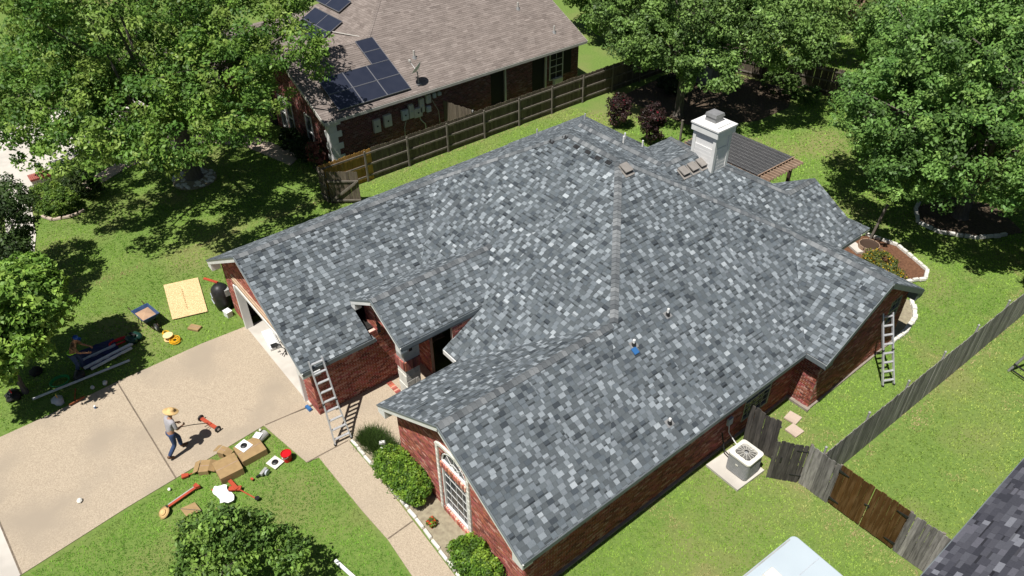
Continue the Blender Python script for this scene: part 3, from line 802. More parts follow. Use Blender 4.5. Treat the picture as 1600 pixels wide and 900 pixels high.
g1=gate_leaf(-5.2,-4.13,'left leaf of the dark brown stained double gate, beside the grey fence panel',-1)
g2=gate_leaf(-4.11,-3.05,'right leaf of the dark brown stained double gate, nearest the dark shingle roof',1)
m=MB();m.box((-.02,-.03,1.05),(.16,.03,.03));m.box((.02,-.03,1.0),(.03,.03,.2));o=m.build('latch',M_black,g2,world=False)
# open dark walk gate
f=fence('gate','black-grey wooden walk gate standing open beside the fence panel, strap hinges on its edge',(-6.28,16.72),(-7.05,16.12),M_fenD,-1,post=0,seed=8,cat='gate',bw=.14,h=1.8)
for z in (.35,1.5):
    m=MB();m.box((.14,.0,z),(.36,.06,.035));m.build('strap_hinge',M_black,f,world=False)
m=MB();m.box((.7,.03,1.0),(.05,.05,.2));m.build('latch',M_black,f,world=False)
# small gate at the left
fence('fence_panel','short grey fence return by the neighbour house corner, left of the open yard gate',(-32.5,13.32),(-31.72,13.34),M_fenB,-1,post=0,seed=9)
f=fence('gate','small weathered yard gate with a diagonal brace, standing open left of the roof edge',(-31.66,13.4),(-30.72,14.62),M_fenB,-1,post=0,seed=10,cat='gate',rails=(.2,1.3))
m=MB();m.beam((.08,-.075,.22),(1.45,-.075,1.28),.035,.09);m.build('brace',M_rail,f,world=False)
fence('fence_panel','short grey board fence stub between the neighbour brick wall and the rail fence',(-34.85,22.7),(-32.7,23.2),M_fenB,1,post=2.0,seed=11,h=1.9,railmat=M_galv)
# ================================================================ neighbour house behind
nb=thing('brick_house','neighbour brick house with brown-grey shingle roof and solar panels, behind the rail fence','house',(-40,25,0))
E2,P2=3.0,.5
WN=[wing(-54,-34.4,16.1,33.8,E2,P2,'wes',XL=-50.2,Y0=16.1),
    wing(-42.8,-34.4,14.95,22,E2,P2,'we')]
WN[0]['fp']=(-50.2,-34.4,16.1,33.8)
WN.append(wing(-50.2,-44.6,11.2,22,E2,P2,'we'))
F2=roof_faces(WN)
BT=[(.16,.132,.118),(.18,.15,.134),(.195,.163,.146),(.21,.176,.158),(.225,.19,.171),(.245,.208,.187)]
def tone2(rr):
    c=rr.choices(BT,[.7,2.2,3,3,1.6,.5])[0];return c
r2=deck(F2,nb,mat=M_deck);r2.name='roof'
emit(shingles(F2,.15,(.25,.5),tone2,seed=21,slope=P2,th=.005,slot=0),'shingle',M_shb,r2,0,'shingle_field')
LN2=[((-38.6,14.95),(-38.6,20.3)),((-38.6,20.3),(-42.3,24.0)),((-42.3,24.0),(-42.3,33.8)),((-47.4,11.2),(-47.4,18)),((-38.6,20.3),(-38.6,20.4))]
emit(caps(LN2,WN,lambda rr:rr.choice(BT[2:])),'ridge_cap',M_shb,r2,0,'ridge_cap_row')
def f2(a,b,mat=M_white,h=.16):
    m=MB();m.beam((a[0],a[1],a[2]-.1),(b[0],b[1],b[2]-.1),.035,h);m.build('fascia',mat,nb)
M_cream=pm('cream_trim',(.5,.48,.44),(.42,.4,.37),scale=3,rough=.6)
f2((-34.38,14.95,3),(-34.38,33.8,3),M_cream);f2((-34.4,14.93,3),(-38.6,14.93,5.1),M_cream,.2);f2((-38.6,14.93,5.1),(-42.8,14.93,3),M_cream,.2)
f2((-34.4,33.82,3),(-42.3,33.82,6.95),M_cream);f2((-44.6,11.18,3),(-47.4,11.18,4.4),M_cream,.2);f2((-47.4,11.18,4.4),(-50.2,11.18,3),M_cream,.2)
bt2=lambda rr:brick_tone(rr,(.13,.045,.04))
b2=[]
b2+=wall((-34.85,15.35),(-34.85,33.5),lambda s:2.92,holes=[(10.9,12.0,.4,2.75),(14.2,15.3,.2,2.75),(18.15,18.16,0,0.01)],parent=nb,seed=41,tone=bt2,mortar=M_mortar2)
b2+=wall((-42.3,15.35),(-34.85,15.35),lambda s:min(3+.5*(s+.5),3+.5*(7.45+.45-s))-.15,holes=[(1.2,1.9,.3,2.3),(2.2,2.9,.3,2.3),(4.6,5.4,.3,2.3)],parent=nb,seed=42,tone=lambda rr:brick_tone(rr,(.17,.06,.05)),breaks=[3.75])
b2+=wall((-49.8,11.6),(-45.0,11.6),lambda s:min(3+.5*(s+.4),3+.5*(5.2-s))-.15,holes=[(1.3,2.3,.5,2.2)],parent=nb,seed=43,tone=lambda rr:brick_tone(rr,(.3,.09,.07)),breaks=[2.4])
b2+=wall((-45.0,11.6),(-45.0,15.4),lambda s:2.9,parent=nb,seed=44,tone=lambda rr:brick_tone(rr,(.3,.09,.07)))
m=MB()
for p in b2: m.add(p[1],p[2],p[3])
kind(m.build('brickwork',M_brick,nb),'stuff')
m=MB();m.box((-34.97,31.9,2.0),(.3,1.9,1.9));m.build('dark_recess',M_dark,nb)
for b_ in (((-35.02,26.8,1.6),(.05,1.4,2.6)),((-35.02,30.1,1.6),(.05,1.3,2.6)),((-43.5,15.3,1.4),(3,.2,2.8))):
    m=MB();m.box(*b_);m.build('dark_door',M_dark,nb)
for y in (27.38,30.68): 
    m=MB();m.box((-34.83,y,1.45),(.06,.09,2.75));m.build('door_jamb',M_cream,nb)
# window on the neighbour's side wall
m=MB()
y0,y1,z0,z1=33.35-2.35,33.35-1.25,.9,2.65
for y in (y0,y1):m.box((-34.82,y,(z0+z1)/2),(.06,.07,z1-z0))
for z in (z0,z1,(z0+z1)/2):m.box((-34.82,(y0+y1)/2,z),(.055,y1-y0,.05))
w=m.build('window',M_cream,nb)
m=MB();m.box((-34.84,(y0+y1)/2,(z0+z1)/2),(.02,y1-y0,z1-z0));m.build('pane',M_glass,w)
m=MB();m.box((-34.82,(y0+y1)/2,(z0+z1)/2),(.03,.03,z1-z0))
for z in (1.34,2.2): m.box((-34.82,(y0+y1)/2,z),(.03,y1-y0,.03))
m.build('muntin',M_cream,w)
m=MB();m.box((-34.78,(y0+y1)/2+.1,.75),(.3,.7,.42));m.build('window_air_conditioner',M_cream,nb)
# front windows with white trim
for x in (-40.75,-39.75,-37.3):
    m=MB()
    for s in (-.36,.36):m.box((x+s,15.32,1.3),(.07,.06,2.1))
    for z in (.3,1.3,2.3):m.box((x,15.32,z),(.7,.055,.06))
    w=m.build('window',M_white,nb)
    m=MB();m.box((x,15.37,1.3),(.66,.02,1.9));m.build('pane',M_glass,w)
# white quoin blocks at the corner
for k in range(8):
    wd=.72 if k%2 else .46
    m=MB();m.box((-34.83,15.35+wd/2-.02,.02+.35*(k+.5)),(.07,wd,.34));m.box((-34.85-wd*.35,15.33,.02+.35*(k+.5)),(wd*.7,.07,.34));m.build('quoin_block',M_chim,nb)
# meter boxes (position along the wall, height, width, height, grey or pale)
for (y,z,w_,h_,mt) in ((18.15,1.75,.42,.75,M_cream),(18.85,1.85,.48,.7,M_cream),(20.0,1.85,.42,.6,M_lead),(20.42,1.95,.3,.8,M_cream),(20.85,1.75,.55,.55,M_cream),(21.15,2.1,.3,.8,M_cream),(21.62,2.35,.32,.5,M_cream),(21.6,1.75,.28,.35,M_lead),(22.05,2.45,.2,.3,M_lead),(22.4,2.45,.22,.2,M_lead)):
    m=MB();m.box((-34.72,y,z),(.2,w_,h_));b=m.build('meter_box',mt,nb,bevel=.02)
    m=MB();m.lathe([(.05,0),(.05,.02),(.03,.03)],(-34.62,y,z),8,M=Matrix.Rotation(math.pi/2,3,'Y'));m.build('dial',M_black if w_>.4 else M_lead,b)
m=MB()
m.tube([(-34.75,20.95,1.5),(-34.72,21.05,1.2),(-34.72,21.3,.9),(-34.72,21.35,.1)],.035,6);m.tube([(-34.75,20.1,1.55),(-34.72,19.9,1.1),(-34.72,19.85,.1)],.02,5);m.tube([(-34.75,21.9,2.2),(-34.75,22.3,1.4),(-34.75,22.35,.2)],.02,5)
m.build('conduit',M_galv,nb)
# solar panels on the east slope
def P_on(x,y,lift=.12):return Vector((x,y,roofz(WN,x,y)+lift))
def spanel(x0,x1,y0,y1,plane='e',k=0):
    m=MB()
    nz=Vector((P2,0,1)).normalized() if plane=='e' else Vector((0,-P2,1)).normalized()
    c=[P_on(x,y) for x,y in ((x0,y0),(x1,y0),(x1,y1),(x0,y1))]
    if plane=='e':
        zf=lambda x,y:E2+P2*(-34.4-x)+.14
    else: zf=lambda x,y:E2+P2*(y-16.1)+.14
    c=[Vector((x,y,zf(x,y))) for x,y in ((x0,y0),(x1,y0),(x1,y1),(x0,y1))]
    m.add([p+nz*.02 for p in c]+[p-nz*.02 for p in c],[(0,1,2,3),(7,6,5,4),(0,4,5,1),(1,5,6,2),(2,6,7,3),(3,7,4,0)])
    b=m.build('solar_panel',M_panel,nb)
    m=MB()
    for i in range(4): m.beam(c[i]+nz*.012,c[(i+1)%4]+nz*.012,.03,.05)
    m.build('panel_frame',M_pframe,b)
for i in range(2):
    for j in range(3):
        spanel(-36.75+i*1.04,-36.75+(i+1)*1.04-.02,16.05+j*1.5,16.05+(j+1)*1.5-.02)
for i in range(2): spanel(-38.42+i*.84,-38.42+(i+1)*.84-.02,19.42,20.53)
for i in range(2):
    for j in range(2): spanel(-45.1+i*1.75,-45.1+(i+1)*1.75-.02,18.5+j*.95,18.5+(j+1)*.95-.02,'s')
for i in range(2): spanel(-46.2+i*1.75,-46.2+(i+1)*1.75-.02,20.8,21.7,'s')
m=MB();m.tube([(-41.5,19.6,4.9),(-40.2,19.9,5.0),(-39.3,20.2,5.05)],.03,5);m.build('conduit',M_cream,nb)
def nv(x,y):
    z=roofz(WN,x,y);m=MB();m.tube([(x,y,z-.05),(x,y,z+.42)],.06,8);m.build('vent_pipe',M_cream,nb);m=MB();m.lathe([(.16,-.05),(.08,.12)],(x,y,z),10);m.build('boot',M_grey,nb)
nv(-36.6,22.1);nv(-37.9,30.9);nv(-35.6,32.0)
# satellite dish
sd=thing('satellite_dish','white satellite dish on a short mast on the edge of the brown-grey roof','satellite dish',(-34.9,21.2,roofz(WN,-34.9,21.2)))
m=MB();m.tube([(0,0,0),(0,0,.55),(.02,-.05,.75)],.03,8);m.box((0,0,.03),(.25,.25,.04));m.build('mast',M_grey,sd,world=False)
M=Vector((-.62,-.5,.6)).to_track_quat('Z','Y').to_matrix()
m=MB();m.lathe([(.40,.13),(.3,.07),(.16,.02),(.01,0),(.01,-.015),(.16,.0),(.31,.05),(.41,.12)],(.05,-.0,.92),20,M=M);m.build('reflector',M_chim,sd,world=False)
q=Vector((.05,0,.92))+M@Vector((0,.1,.62))
m=MB();m.tube([(.05,0,.7),(q.x,q.y,q.z-.03)],.018,6);m.build('feed_arm',M_chim,sd,world=False)
m=MB();m.box((q.x,q.y,q.z),(.16,.1,.1));m.build('receiver',M_cream,sd,world=False)
# ================================================================ dark roof bottom right
n2=thing('house','neighbouring house at the bottom right corner under a dark charcoal shingle roof','house',(4,10,0))
WD=[wing(-1.72,9,2,20.6,3.1,.5,'wsn',XL=-1.72,Y0=-8,Y1=26)]
WD[0]['P'].pop('s');WD[0]['P'].pop('n')
FD=roof_faces(WD)
DT=[(.035,.036,.046),(.052,.053,.066),(.065,.066,.08),(.08,.082,.098),(.1,.1,.12),(.17,.175,.2)]
rd=deck(FD,n2);rd.name='roof'
emit(shingles(FD,.15,(.16,.42),lambda rr:rr.choices(DT,[2,3,3,2.4,1.2,.8])[0],seed=51,slope=.5,slot=.12),'shingle',M_sh,rd,300,'shingle_field')
m=MB();m.box((-1.74,11.3,2.98),(.03,18.6,.2));m.build('fascia',M_fascia,n2)
m=MB();m.box((4.1,11.2,1.45),(10.8,17.6,2.9));m.build('wall',M_brick,n2)
# ================================================================ pergola
pg=thing('pergola','pergola with dark ribbed roof panels over slatted brown wood, behind the chimney','pergola',(-18.6,29.4,0))
px0,px1,py0,py1,pzt=-21.3,-16.45,28.1,31.0,2.62
for (x,y) in ((-16.75,28.5),(-16.75,30.7),(-21.0,30.7),(-21.0,28.5)):
    m=MB();m.box((x,y,1.2),(.14,.14,2.4));m.build('post',M_dwood,pg)
    m=MB();m.beam((x,y,1.9),(x-.45 if x>-18 else x+.45,y,2.38),.1,.1);m.build('brace',M_dwood,pg)
for y in (28.5,30.7):
    m=MB();m.box(((px0+px1)/2,y,2.42),(px1-px0,.05,.2));m.build('beam',M_perg,pg)
k=0
y=py0
while y<=py1:
    m=MB();m.box(((px0+px1)/2-.0,y,2.56),(px1-px0+.3,.045,.13));m.build('slat',M_perg,pg);y+=.235
x=px0+.05
while x<px1-.5:
    m=MB();m.box((x+.135,(py0+py1)/2,2.655),(.26,py1-py0-.1,.015));b=m.build('roof_panel',M_bronze,pg)
    m=MB()
    for i in range(3):m.box((x+.02+i*.09,(py0+py1)/2,2.672),(.011,py1-py0-.1,.02))
    for j in range(10):m.box((x+.135,py0+.15+j*.29,2.668),(.26,.014,.012))
    m.build('rib',M_grey,b);x+=.275
m=MB();m.box((px1-.4,(py0+py1)/2,2.68),(.04,py1-py0,.03));m.build('end_rail',M_perg,pg)
# ================================================================ posts, ladders, AC
def lone_post(x,y,h,label,tilt,mat=M_rail,base=False):
    o=thing('wooden_post',label,'post',(x,y,0));o.rotation_euler=tilt
    m=MB();m.box((0,0,h/2),(.1,.1,h));m.build('shaft',mat,o,world=False)
    m=MB();m.box((0,0,h+.01),(.12,.12,.03));m.build('cap',mat,o,world=False);return o
lone_post(-12.2,31.0,2.25,'leaning grey wooden post standing in the red mulch bed behind the right gable',(0,.12,0))
lone_post(-24.76,32.25,1.35,'short grey post behind the grey roof, left of the chimney',(0,0,0))
sp=thing('planter','round wooden spool planter at the foot of the leaning post','planter',(-11.95,30.55,0))
m=MB();m.lathe([(.42,0),(.44,.3),(.40,.34),(.3,.3)],(0,0,0),18);m.build('drum',M_dwood,sp,world=False)
for a in range(10):
    t=a*math.pi/5;m=MB();m.box((.435*math.cos(t),.435*math.sin(t),.17),(.03,.24,.33),rz=t);m.build('stave',M_perg,sp,world=False)
def ladder(name,label,base,top,w,n,flare=1.35,ax=None):
    base=Vector(base);top=Vector(top);d=top-base;L=d.length;o=thing(name,label,'ladder',tuple(base))
    ax=Vector(ax).normalized()
    for s in (-1,1):
        m=MB();pts=[ax*s*w*flare/2,ax*s*w/2+d*.42,ax*s*w/2+d]
        for a,b in zip(pts,pts[1:]): m.beam(a,b,.045,.085,up=tuple(ax.cross(d).normalized()))
        m.build('rail',M_alu,o,world=False)
        m=MB();p=ax*s*w*flare/2;m.box((p.x,p.y,.03),(.09,.07,.06));m.build('foot',M_bluew if name=='x' else M_black,o,world=False)
    for i in range(n):
        f=(i+.6)/n;wd=w*(flare+(1-flare)*min(1,f/.42))
        m=MB();c=d*f;m.beam(c-ax*wd/2,c+ax*wd/2,.085,.035);m.build('rung',M_alu,o,world=False)
    for f in (.48,):
        for s in (-1,1):
            c=d*f+ax*s*w/2;m=MB();m.box((c.x,c.y,c.z),(.07,.07,.16));m.build('hinge_lock',M_black,o,world=False)
    return o
l1=ladder('ladder','aluminium folding ladder leaning against the garage corner eave',(-17.19,6.12,0.03),(-18.40,6.22,3.0),.46,9,1.3,ax=(.08,1,0))
m=MB();m.box((-1.05,.0,2.5),(.03,.26,.2));m.build('warning_plate',M_paper,l1,world=False)
l2=ladder('ladder','aluminium folding ladder leaning against the shaded brick gable near the long grey side fence',(-6.72,23.1,0),(-7.86,23.72,2.45),.40,8,1.15,ax=(.5,.95,0))
# air conditioner
pad=MB();pad.prism([(-8.58,14.95),(-7.28,14.92),(-7.22,16.25),(-8.5,16.3)],0,.09)
tag(pad.build('equipment_pad',M_conc,loc=(-7.9,15.6,0)),'pale concrete pad under the air conditioner by the brick wall','concrete pad')
ac=thing('air_conditioner','square grey outdoor air conditioner with cream top and round fan grille on the pad','air conditioner',(-7.72,15.72,.09))
def rrect(w,r,n=5):
    out=[]
    for (cx,cy,a0) in ((w/2-r,w/2-r,0),(-w/2+r,w/2-r,90),(-w/2+r,-w/2+r,180),(w/2-r,-w/2+r,270)):
        for i in range(n+1):
            t=R_(a0+90*i/n);out.append((cx+r*math.cos(t),cy+r*math.sin(t)))
    return out
S=.82
m=MB();m.prism(rrect(S-.06,.1),.02,.74);m.build('coil',M_black,ac,world=False)
for k in range(11):
    m=MB();m.prism(rrect(S-.01,.11),.05+k*.063,.05+k*.063+.033);m.build('louvre',M_acc,ac,world=False)
for a in range(4):
    m=MB();t=R_(45+90*a);m.box(((S/2-.06)*1.3*math.cos(t),(S/2-.06)*1.3*math.sin(t),.38),(.05,.05,.72),rz=t);m.build('corner_post',M_acc,ac,world=False)
# top ring
outer=rrect(S+.02,.12,6);m=MB();n=len(outer)
vs=[];fs=[]
for i,(x,y) in enumerate(outer):
    t=math.atan2(y,x)
    vs+=[(x,y,.75),(x,y,.82),(.35*math.cos(t),.35*math.sin(t),.84),(.34*math.cos(t),.34*math.sin(t),.74)]
for i in range(n):
    a=i*4;b=((i+1)%n)*4
    fs+=[(a,b,b+1,a+1),(a+1,b+1,b+2,a+2),(a+2,b+2,b+3,a+3)]
m.add(vs,fs);m.build('top_cover',M_acm,ac,world=False)
m=MB();m.lathe([(.34,.6),(.34,.61)],(0,0,0),16);m.build('fan_well',M_black,ac,world=False)
for k in range(4):
    t=k*math.pi/2+.4;m=MB();M=Matrix.Rotation(t,3,'Z')@Matrix.Rotation(.4,3,'X');m.box(M@Vector((.17,0,.0))+Vector((0,0,.68)),(.24,.14,.012),M=M);m.build('fan_blade',M_acc,ac,world=False)
m=MB();m.lathe([(.07,.66),(.07,.8),(.05,.82)],(0,0,0),12);m.build('fan_motor',M_acc,ac,world=False)
m=MB()
for k in range(14):
    t=k*math.pi/7;m.tube([(.07*math.cos(t),.07*math.sin(t),.865),(.35*math.cos(t),.35*math.sin(t),.845)],.006,4)
for r in (.1,.14,.18,.22,.26,.30): m.tube([(r*math.cos(a*math.pi/12),r*math.sin(a*math.pi/12),.862-.03*r) for a in range(24)],.004,4,closed=True)
m.build('fan_grille',M_acm,ac,world=False)
m=MB();m.box((0,-S/2-.005,.5),(.1,.01,.06));m.build('badge',M_acm,ac,world=False)
m=MB();m.tube([(-.4,-.1,.25),(-.75,-.05,.3),(-1.0,.0,.9)],.025,6);m.build('refrigerant_line',M_black,ac,world=False)
for (x,y,r,lb) in ((-8.0,18.98,.1,'square pink-tan concrete paver nearest the brick wall corner, behind the dark fence panel'),(-7.62,18.52,-.05,'square pink-tan concrete paver lying nearer the dark open gate')):
    m=MB();m.box((x,y,.03),(.46,.46,.06),rz=r);tag(m.build('paver',M_wall,loc=(x,y,0)),lb,'paver','pavers beside the fence panel')
# trailer
tr_=thing('cargo_trailer','pale blue-grey trailer with a seamed roof and small vent, at the bottom edge','trailer',(-4.0,10.2,0))
def body(z0,z1,mat,name,ins=0):
    pts=[];w=.86-ins;y0,y1=-3.2+ins,3.25-ins;r=.16
    for (cx,cy,a0) in ((w-r,y1-r,0),(-w+r,y1-r,90),(-w+r,y0+r,180),(w-r,y0+r,270)):
        for i in range(5):
            t=R_(a0+22.5*i);pts.append((cx+r*math.cos(t),cy+r*math.sin(t)))
    m=MB();m.prism(pts,z0,z1);return m.build(name,mat,tr_,world=False,bevel=.03)
tr_.rotation_euler=(0,0,R_(-3))
body(.4,1.95,M_trail,'body');body(1.95,2.03,M_trail,'roof',.01)
for x in (.02,):
    m=MB();m.box((x,.0,2.034),(.02,6.3,.012));m.build('roof_seam',M_lead,tr_,world=False)
m=MB();m.box((-.8,.0,2.034),(.03,6.0,.02));m.box((.8,.0,2.034),(.03,6.0,.02));m.build('roof_trim',M_galv,tr_,world=False)
m=MB();m.box((-.36,1.72,2.09),(.4,.4,.12),taper=.85);m.build('roof_vent',M_acm,tr_,world=False,bevel=.02)
for s in (-1,1):
    for y in (-.5,.4):
        m=MB();m.lathe([(.15,-.1),(.34,-.1),(.36,0),(.34,.1),(.15,.1)],(s*.8,y,.36),16,M=Matrix.Rotation(math.pi/2,3,'Y'));m.build('wheel',M_black,tr_,world=False)
# swing / A-frame at the right edge
sw=thing('garden_swing','dark metal garden swing frame cut off by the right edge, past the side fence','garden swing',(-3.7,27.6,0))
m=MB();m.tube([(-.55,-.3,0),(-.05,.0,1.9)],.05,8);m.tube([(-.55,1.1,0),(-.1,.5,1.9)],.05,8);m.tube([(-.05,0,1.9),(1.6,-.4,1.95)],.05,8);m.build('frame',M_grey,sw,world=False)
for z in (.12,.4):
    m=MB();m.tube([(-.5,-.3,z),(1.3,-.75,z)],.03,6);m.build('rail',M_black,sw,world=False)
for i in range(5):
    m=MB();m.box((.1+i*.25,.1-i*.05,.45),(.07,.8,.03),rz=-.2);m.build('seat_slat',M_dwood,sw,world=False)
m=MB();m.tube([(-.55,-.3,.1),(-.5,1.1,.1)],.03,6);m.build('side_rail',M_black,sw,world=False)
# stone edgings
def edging(name,label,pts,w=.2,h=.14,L=.38,mat=M_stone,seed=1,cat='edging'):
    o=thing(name,label,cat,(pts[0][0],pts[0][1],0));rr=random.Random(seed)
    P=[Vector((x,y,0)) for x,y in pts]
    for a,b in zip(P,P[1:]):
        d=(b-a).length;n=max(1,round(d/L))
        for i in range(n):
            c=a.lerp(b,(i+.5)/n);m=MB();m.box((c.x+rr.uniform(-.015,.015),c.y+rr.uniform(-.015,.015),.02+h/2+rr.uniform(-.02,.01)),(d/n*.94,w*rr.uniform(.85,1.1),h),rz=math.atan2(b.y-a.y,b.x-a.x)+rr.uniform(-.06,.06),taper=.88)
            m.build('edging_stone',mat,o,bevel=.02)
    return o
edging('bed_edging','straight row of white edging stones between the walkway and the front flower bed',[(-17.1,6.36),(-14.8,6.38),(-12.5,6.32),(-10.7,6.24),(-8.9,6.2)],.11,.1,.42,seed=2)
edging('bed_edging','curved pale stone edging around the red mulch bed past the right gable',[(-12.7,31.6),(-11.2,31.85),(-9.4,31.05),(-9.1,30.35),(-9.55,29.5),(-9.0,28.9)],.16,.14,.34,seed=3)
edging('bed_edging','white curved edging around the small bed at the foot of the right gable',[(-8.75,28.5),(-8.3,27.95),(-8.03,27.4),(-7.86,26.4),(-7.88,25.45)],.2,.13,.3,seed=4)
edging('bed_edging','curved pale stone edging in the shade of the large right-hand tree',[(-12.5,36.2),(-12.35,35.6),(-11.6,34.45),(-10.5,34.4),(-9.1,35.35),(-8.4,36.6)],.18,.15,.36,seed=5)
edging('bed_edging','short arc of stones edging the round hedges at the far left',[(-39.9,1.55),(-39.2,1.9),(-38.9,2.7),(-39.1,3.4)],.18,.12,.45,mat=M_wall,seed=7)
m=MB();m.box((-12.3,30.15,.09),(.75,.45,.1),rz=-.4);tag(m.build('stone_slab',M_conc,loc=(-12.3,30.15,0)),'flat pale slab at the corner of the roof beside the mulch bed','slab')
# ring of rocks round the oak
o=thing('rock_ring','round bed of grey-white rocks at the foot of the big oak','rock bed',(-38.7,8.9,0));rr=random.Random(8)
m=MB();m.lathe([(1.15,0),(1.1,.08),(.5,.16),(.01,.18)],(-38.7,8.9,0),20);m.build('rock_base',M_soil,o)
def rock(x,y,z,s,mat,par,rr):
    m=MB();n=7;k=[[rr.uniform(.75,1.15) for _ in range(n)] for _ in range(3)]
    vs=[];
    for l,(zz,rf) in enumerate(((-.3,.8),(.15,1),(.55,.6))):
        for j in range(n):
            t=2*math.pi*j/n;vs.append((x+s*rf*k[l][j]*math.cos(t),y+s*rf*k[l][j]*math.sin(t)*.8,z+s*zz))
    fs=[(l*n+j,l*n+(j+1)%n,(l+1)*n+(j+1)%n,(l+1)*n+j) for l in range(2) for j in range(n)]+[tuple(range(2*n,3*n))]
    m.add(vs,fs);return m.build('rock',mat,par)
for i in range(110):
    t=rr.uniform(0,6.283);r=1.15*math.sqrt(rr.uniform(.08,1));rock(-38.7+r*math.cos(t),8.9+r*math.sin(t)*.95,.1,rr.uniform(.07,.16),M_stone,o,rr)
# mailbox pillar with lantern
mb=thing('mailbox_pillar','low stone mailbox pillar with a red brick cap and a dark lantern by the driveway','mailbox pillar',(-43.0,2.35,0));rr=random.Random(4)
m=MB();m.box((0,0,.35),(.55,.85,.7));m.build('core',M_mortar2,mb,world=False)
for k in range(5):
    for j in range(4):
        for s in (-1,1):
            m=MB();m.box((-.2+j*.14 if 0 else s*.28,-.31+j*.21,.07+.14*k),(.06,.19,.12));m.build('stone',M_stone,mb,world=False)
            if j<3:
                m=MB();m.box((-.18+j*.18,s*.43,.07+.14*k),(.16,.06,.12));m.build('stone',M_stone,mb,world=False)
for j in range(11):
    m=MB();m.box((0,-.45+j*.09,.75),(.72,.08,.1),c_=(.3,.09,.07));m.build('cap_brick',M_brick,mb,world=False)
m=MB();m.lathe([(.05,.8),(.05,.95),(.13,1.0),(.14,1.3),(.2,1.34),(.02,1.46)],(0,.15,0),8);m.build('lantern',M_dgreen,mb,world=False)
# shed in the back corner
sh=thing('shed','low grey shed half hidden under the back yard tree','shed',(-29.3,40.6,0))
m=MB();m.box((0,0,.9),(2.4,1.8,1.8));m.build('wall',M_grey,sh,world=False)
m=MB();m.extr([(-1.4,-1.1,1.8),(1.4,-1.1,1.8),(1.4,0,2.4),(-1.4,0,2.4)],(0,0,.06));m.extr([(-1.4,0,2.4),(1.4,0,2.4),(1.4,1.1,1.8),(-1.4,1.1,1.8)],(0,0,.06));m.build('roof',M_lead,sh,world=False)
m=MB();m.box((.3,-.92,.85),(.8,.04,1.6));m.build('door',M_galv,sh,world=False)
# ================================================================ vegetation
LEAFG=[(.060,.105,.022),(.075,.125,.026),(.09,.145,.03),(.05,.088,.02),(.11,.165,.035)]
def leaf_arrays(centers,nrm,size,cols,rng,aspect=1.6):
    n=len(centers)
    rv=rng.normal(size=(n,3));nn=nrm+rv*.75;nn/=np.linalg.norm(nn,axis=1,keepdims=True)
    t=np.cross(nn,rng.normal(size=(n,3)));t/=np.linalg.norm(t,axis=1,keepdims=True)
    b=np.cross(nn,t);s=size[:,None]
    v=np.empty((n,4,3),np.float32)
    v[:,0]=centers-t*s*aspect*.5;v[:,1]=centers+b*s*.42+nn*s*.1;v[:,2]=centers+t*s*aspect*.5-nn*s*.12;v[:,3]=centers-b*s*.42+nn*s*.1
    return v.reshape(-1,3),np.repeat(cols,4,axis=0)
def np_mesh(name,v,c,mat,k=4,parent=None,off=(0,0,0)):
    me=bpy.data.meshes.new(name);n=len(v);nf=n//k
    me.vertices.add(n);me.vertices.foreach_set('co',(v-np.array(off,np.float32)).astype(np.float32).ravel())
    me.loops.add(n);me.loops.foreach_set('vertex_index',np.arange(n,dtype=np.int32))
    me.polygons.add(nf);me.polygons.foreach_set('loop_start',np.arange(0,n,k,dtype=np.int32));me.polygons.foreach_set('loop_total',np.full(nf,k,np.int32))
    a=me.color_attributes.new('col','FLOAT_COLOR','POINT')
    cc=np.ones((n,4),np.float32);cc[:,:3]=c;a.data.foreach_set('color',cc.ravel())
    me.materials.append(mat);me.update();me.validate()
    o=bpy.data.objects.new(name,me);col.objects.link(o)
    if parent is not None:o.parent=parent
    return o
def crown_points(lobes,nclump,per,rng,spread=.42,shell=.62,zmin=None,flat=.75,bias=.15):
    """lobes: (cx,cy,cz,rx,ry,rz); clumps live mostly in the outer shell"""
    vol=np.array([l[3]*l[4]+l[3]*l[5]+l[4]*l[5] for l in lobes]);vol=vol/vol.sum()
    C=[];N=[]
    L=np.array(lobes,float);tries=0
    while len(C)<nclump and tries<nclump*8:
        tries+=1
        l=L[rng.choice(len(L),p=vol)]
        d=rng.normal(size=3);d[2]=d[2]*.85+bias;d/=np.linalg.norm(d)
        r=rng.uniform(shell,1.0)
        # lumpy radius
        f=1+.2*mnoise.noise(Vector((d[0]*2.2+l[0],d[1]*2.2+l[1],d[2]*2.2)))+.12*mnoise.noise(Vector((d[0]*5+l[0],d[1]*5,d[2]*5)))
        p=l[:3]+d*r*f*l[3:6]
        if zmin is not None and p[2]<zmin+rng.uniform(0,.5):continue
        # drop those deep inside other lobes
        q=(p-L[:,:3])/L[:,3:6]
        if (np.sum(q*q,axis=1)<.3).any():continue
        C.append(p);N.append(d)
    C=np.array(C);N=np.array(N);n=len(C)
    cs=rng.uniform(.6,1.3,n)*spread
    idx=np.repeat(np.arange(n),per)
    g=rng.normal(size=(len(idx),3));g/=np.linalg.norm(g,axis=1,keepdims=True);g*=rng.uniform(.35,1,len(idx))[:,None]**.6
    g[:,2]*=flat
    P=C[idx]+g*cs[idx][:,None]
    nr_=g*.75+N[idx]*.3+np.array([.04,-.2,.75])
    return C,P,nr_,idx
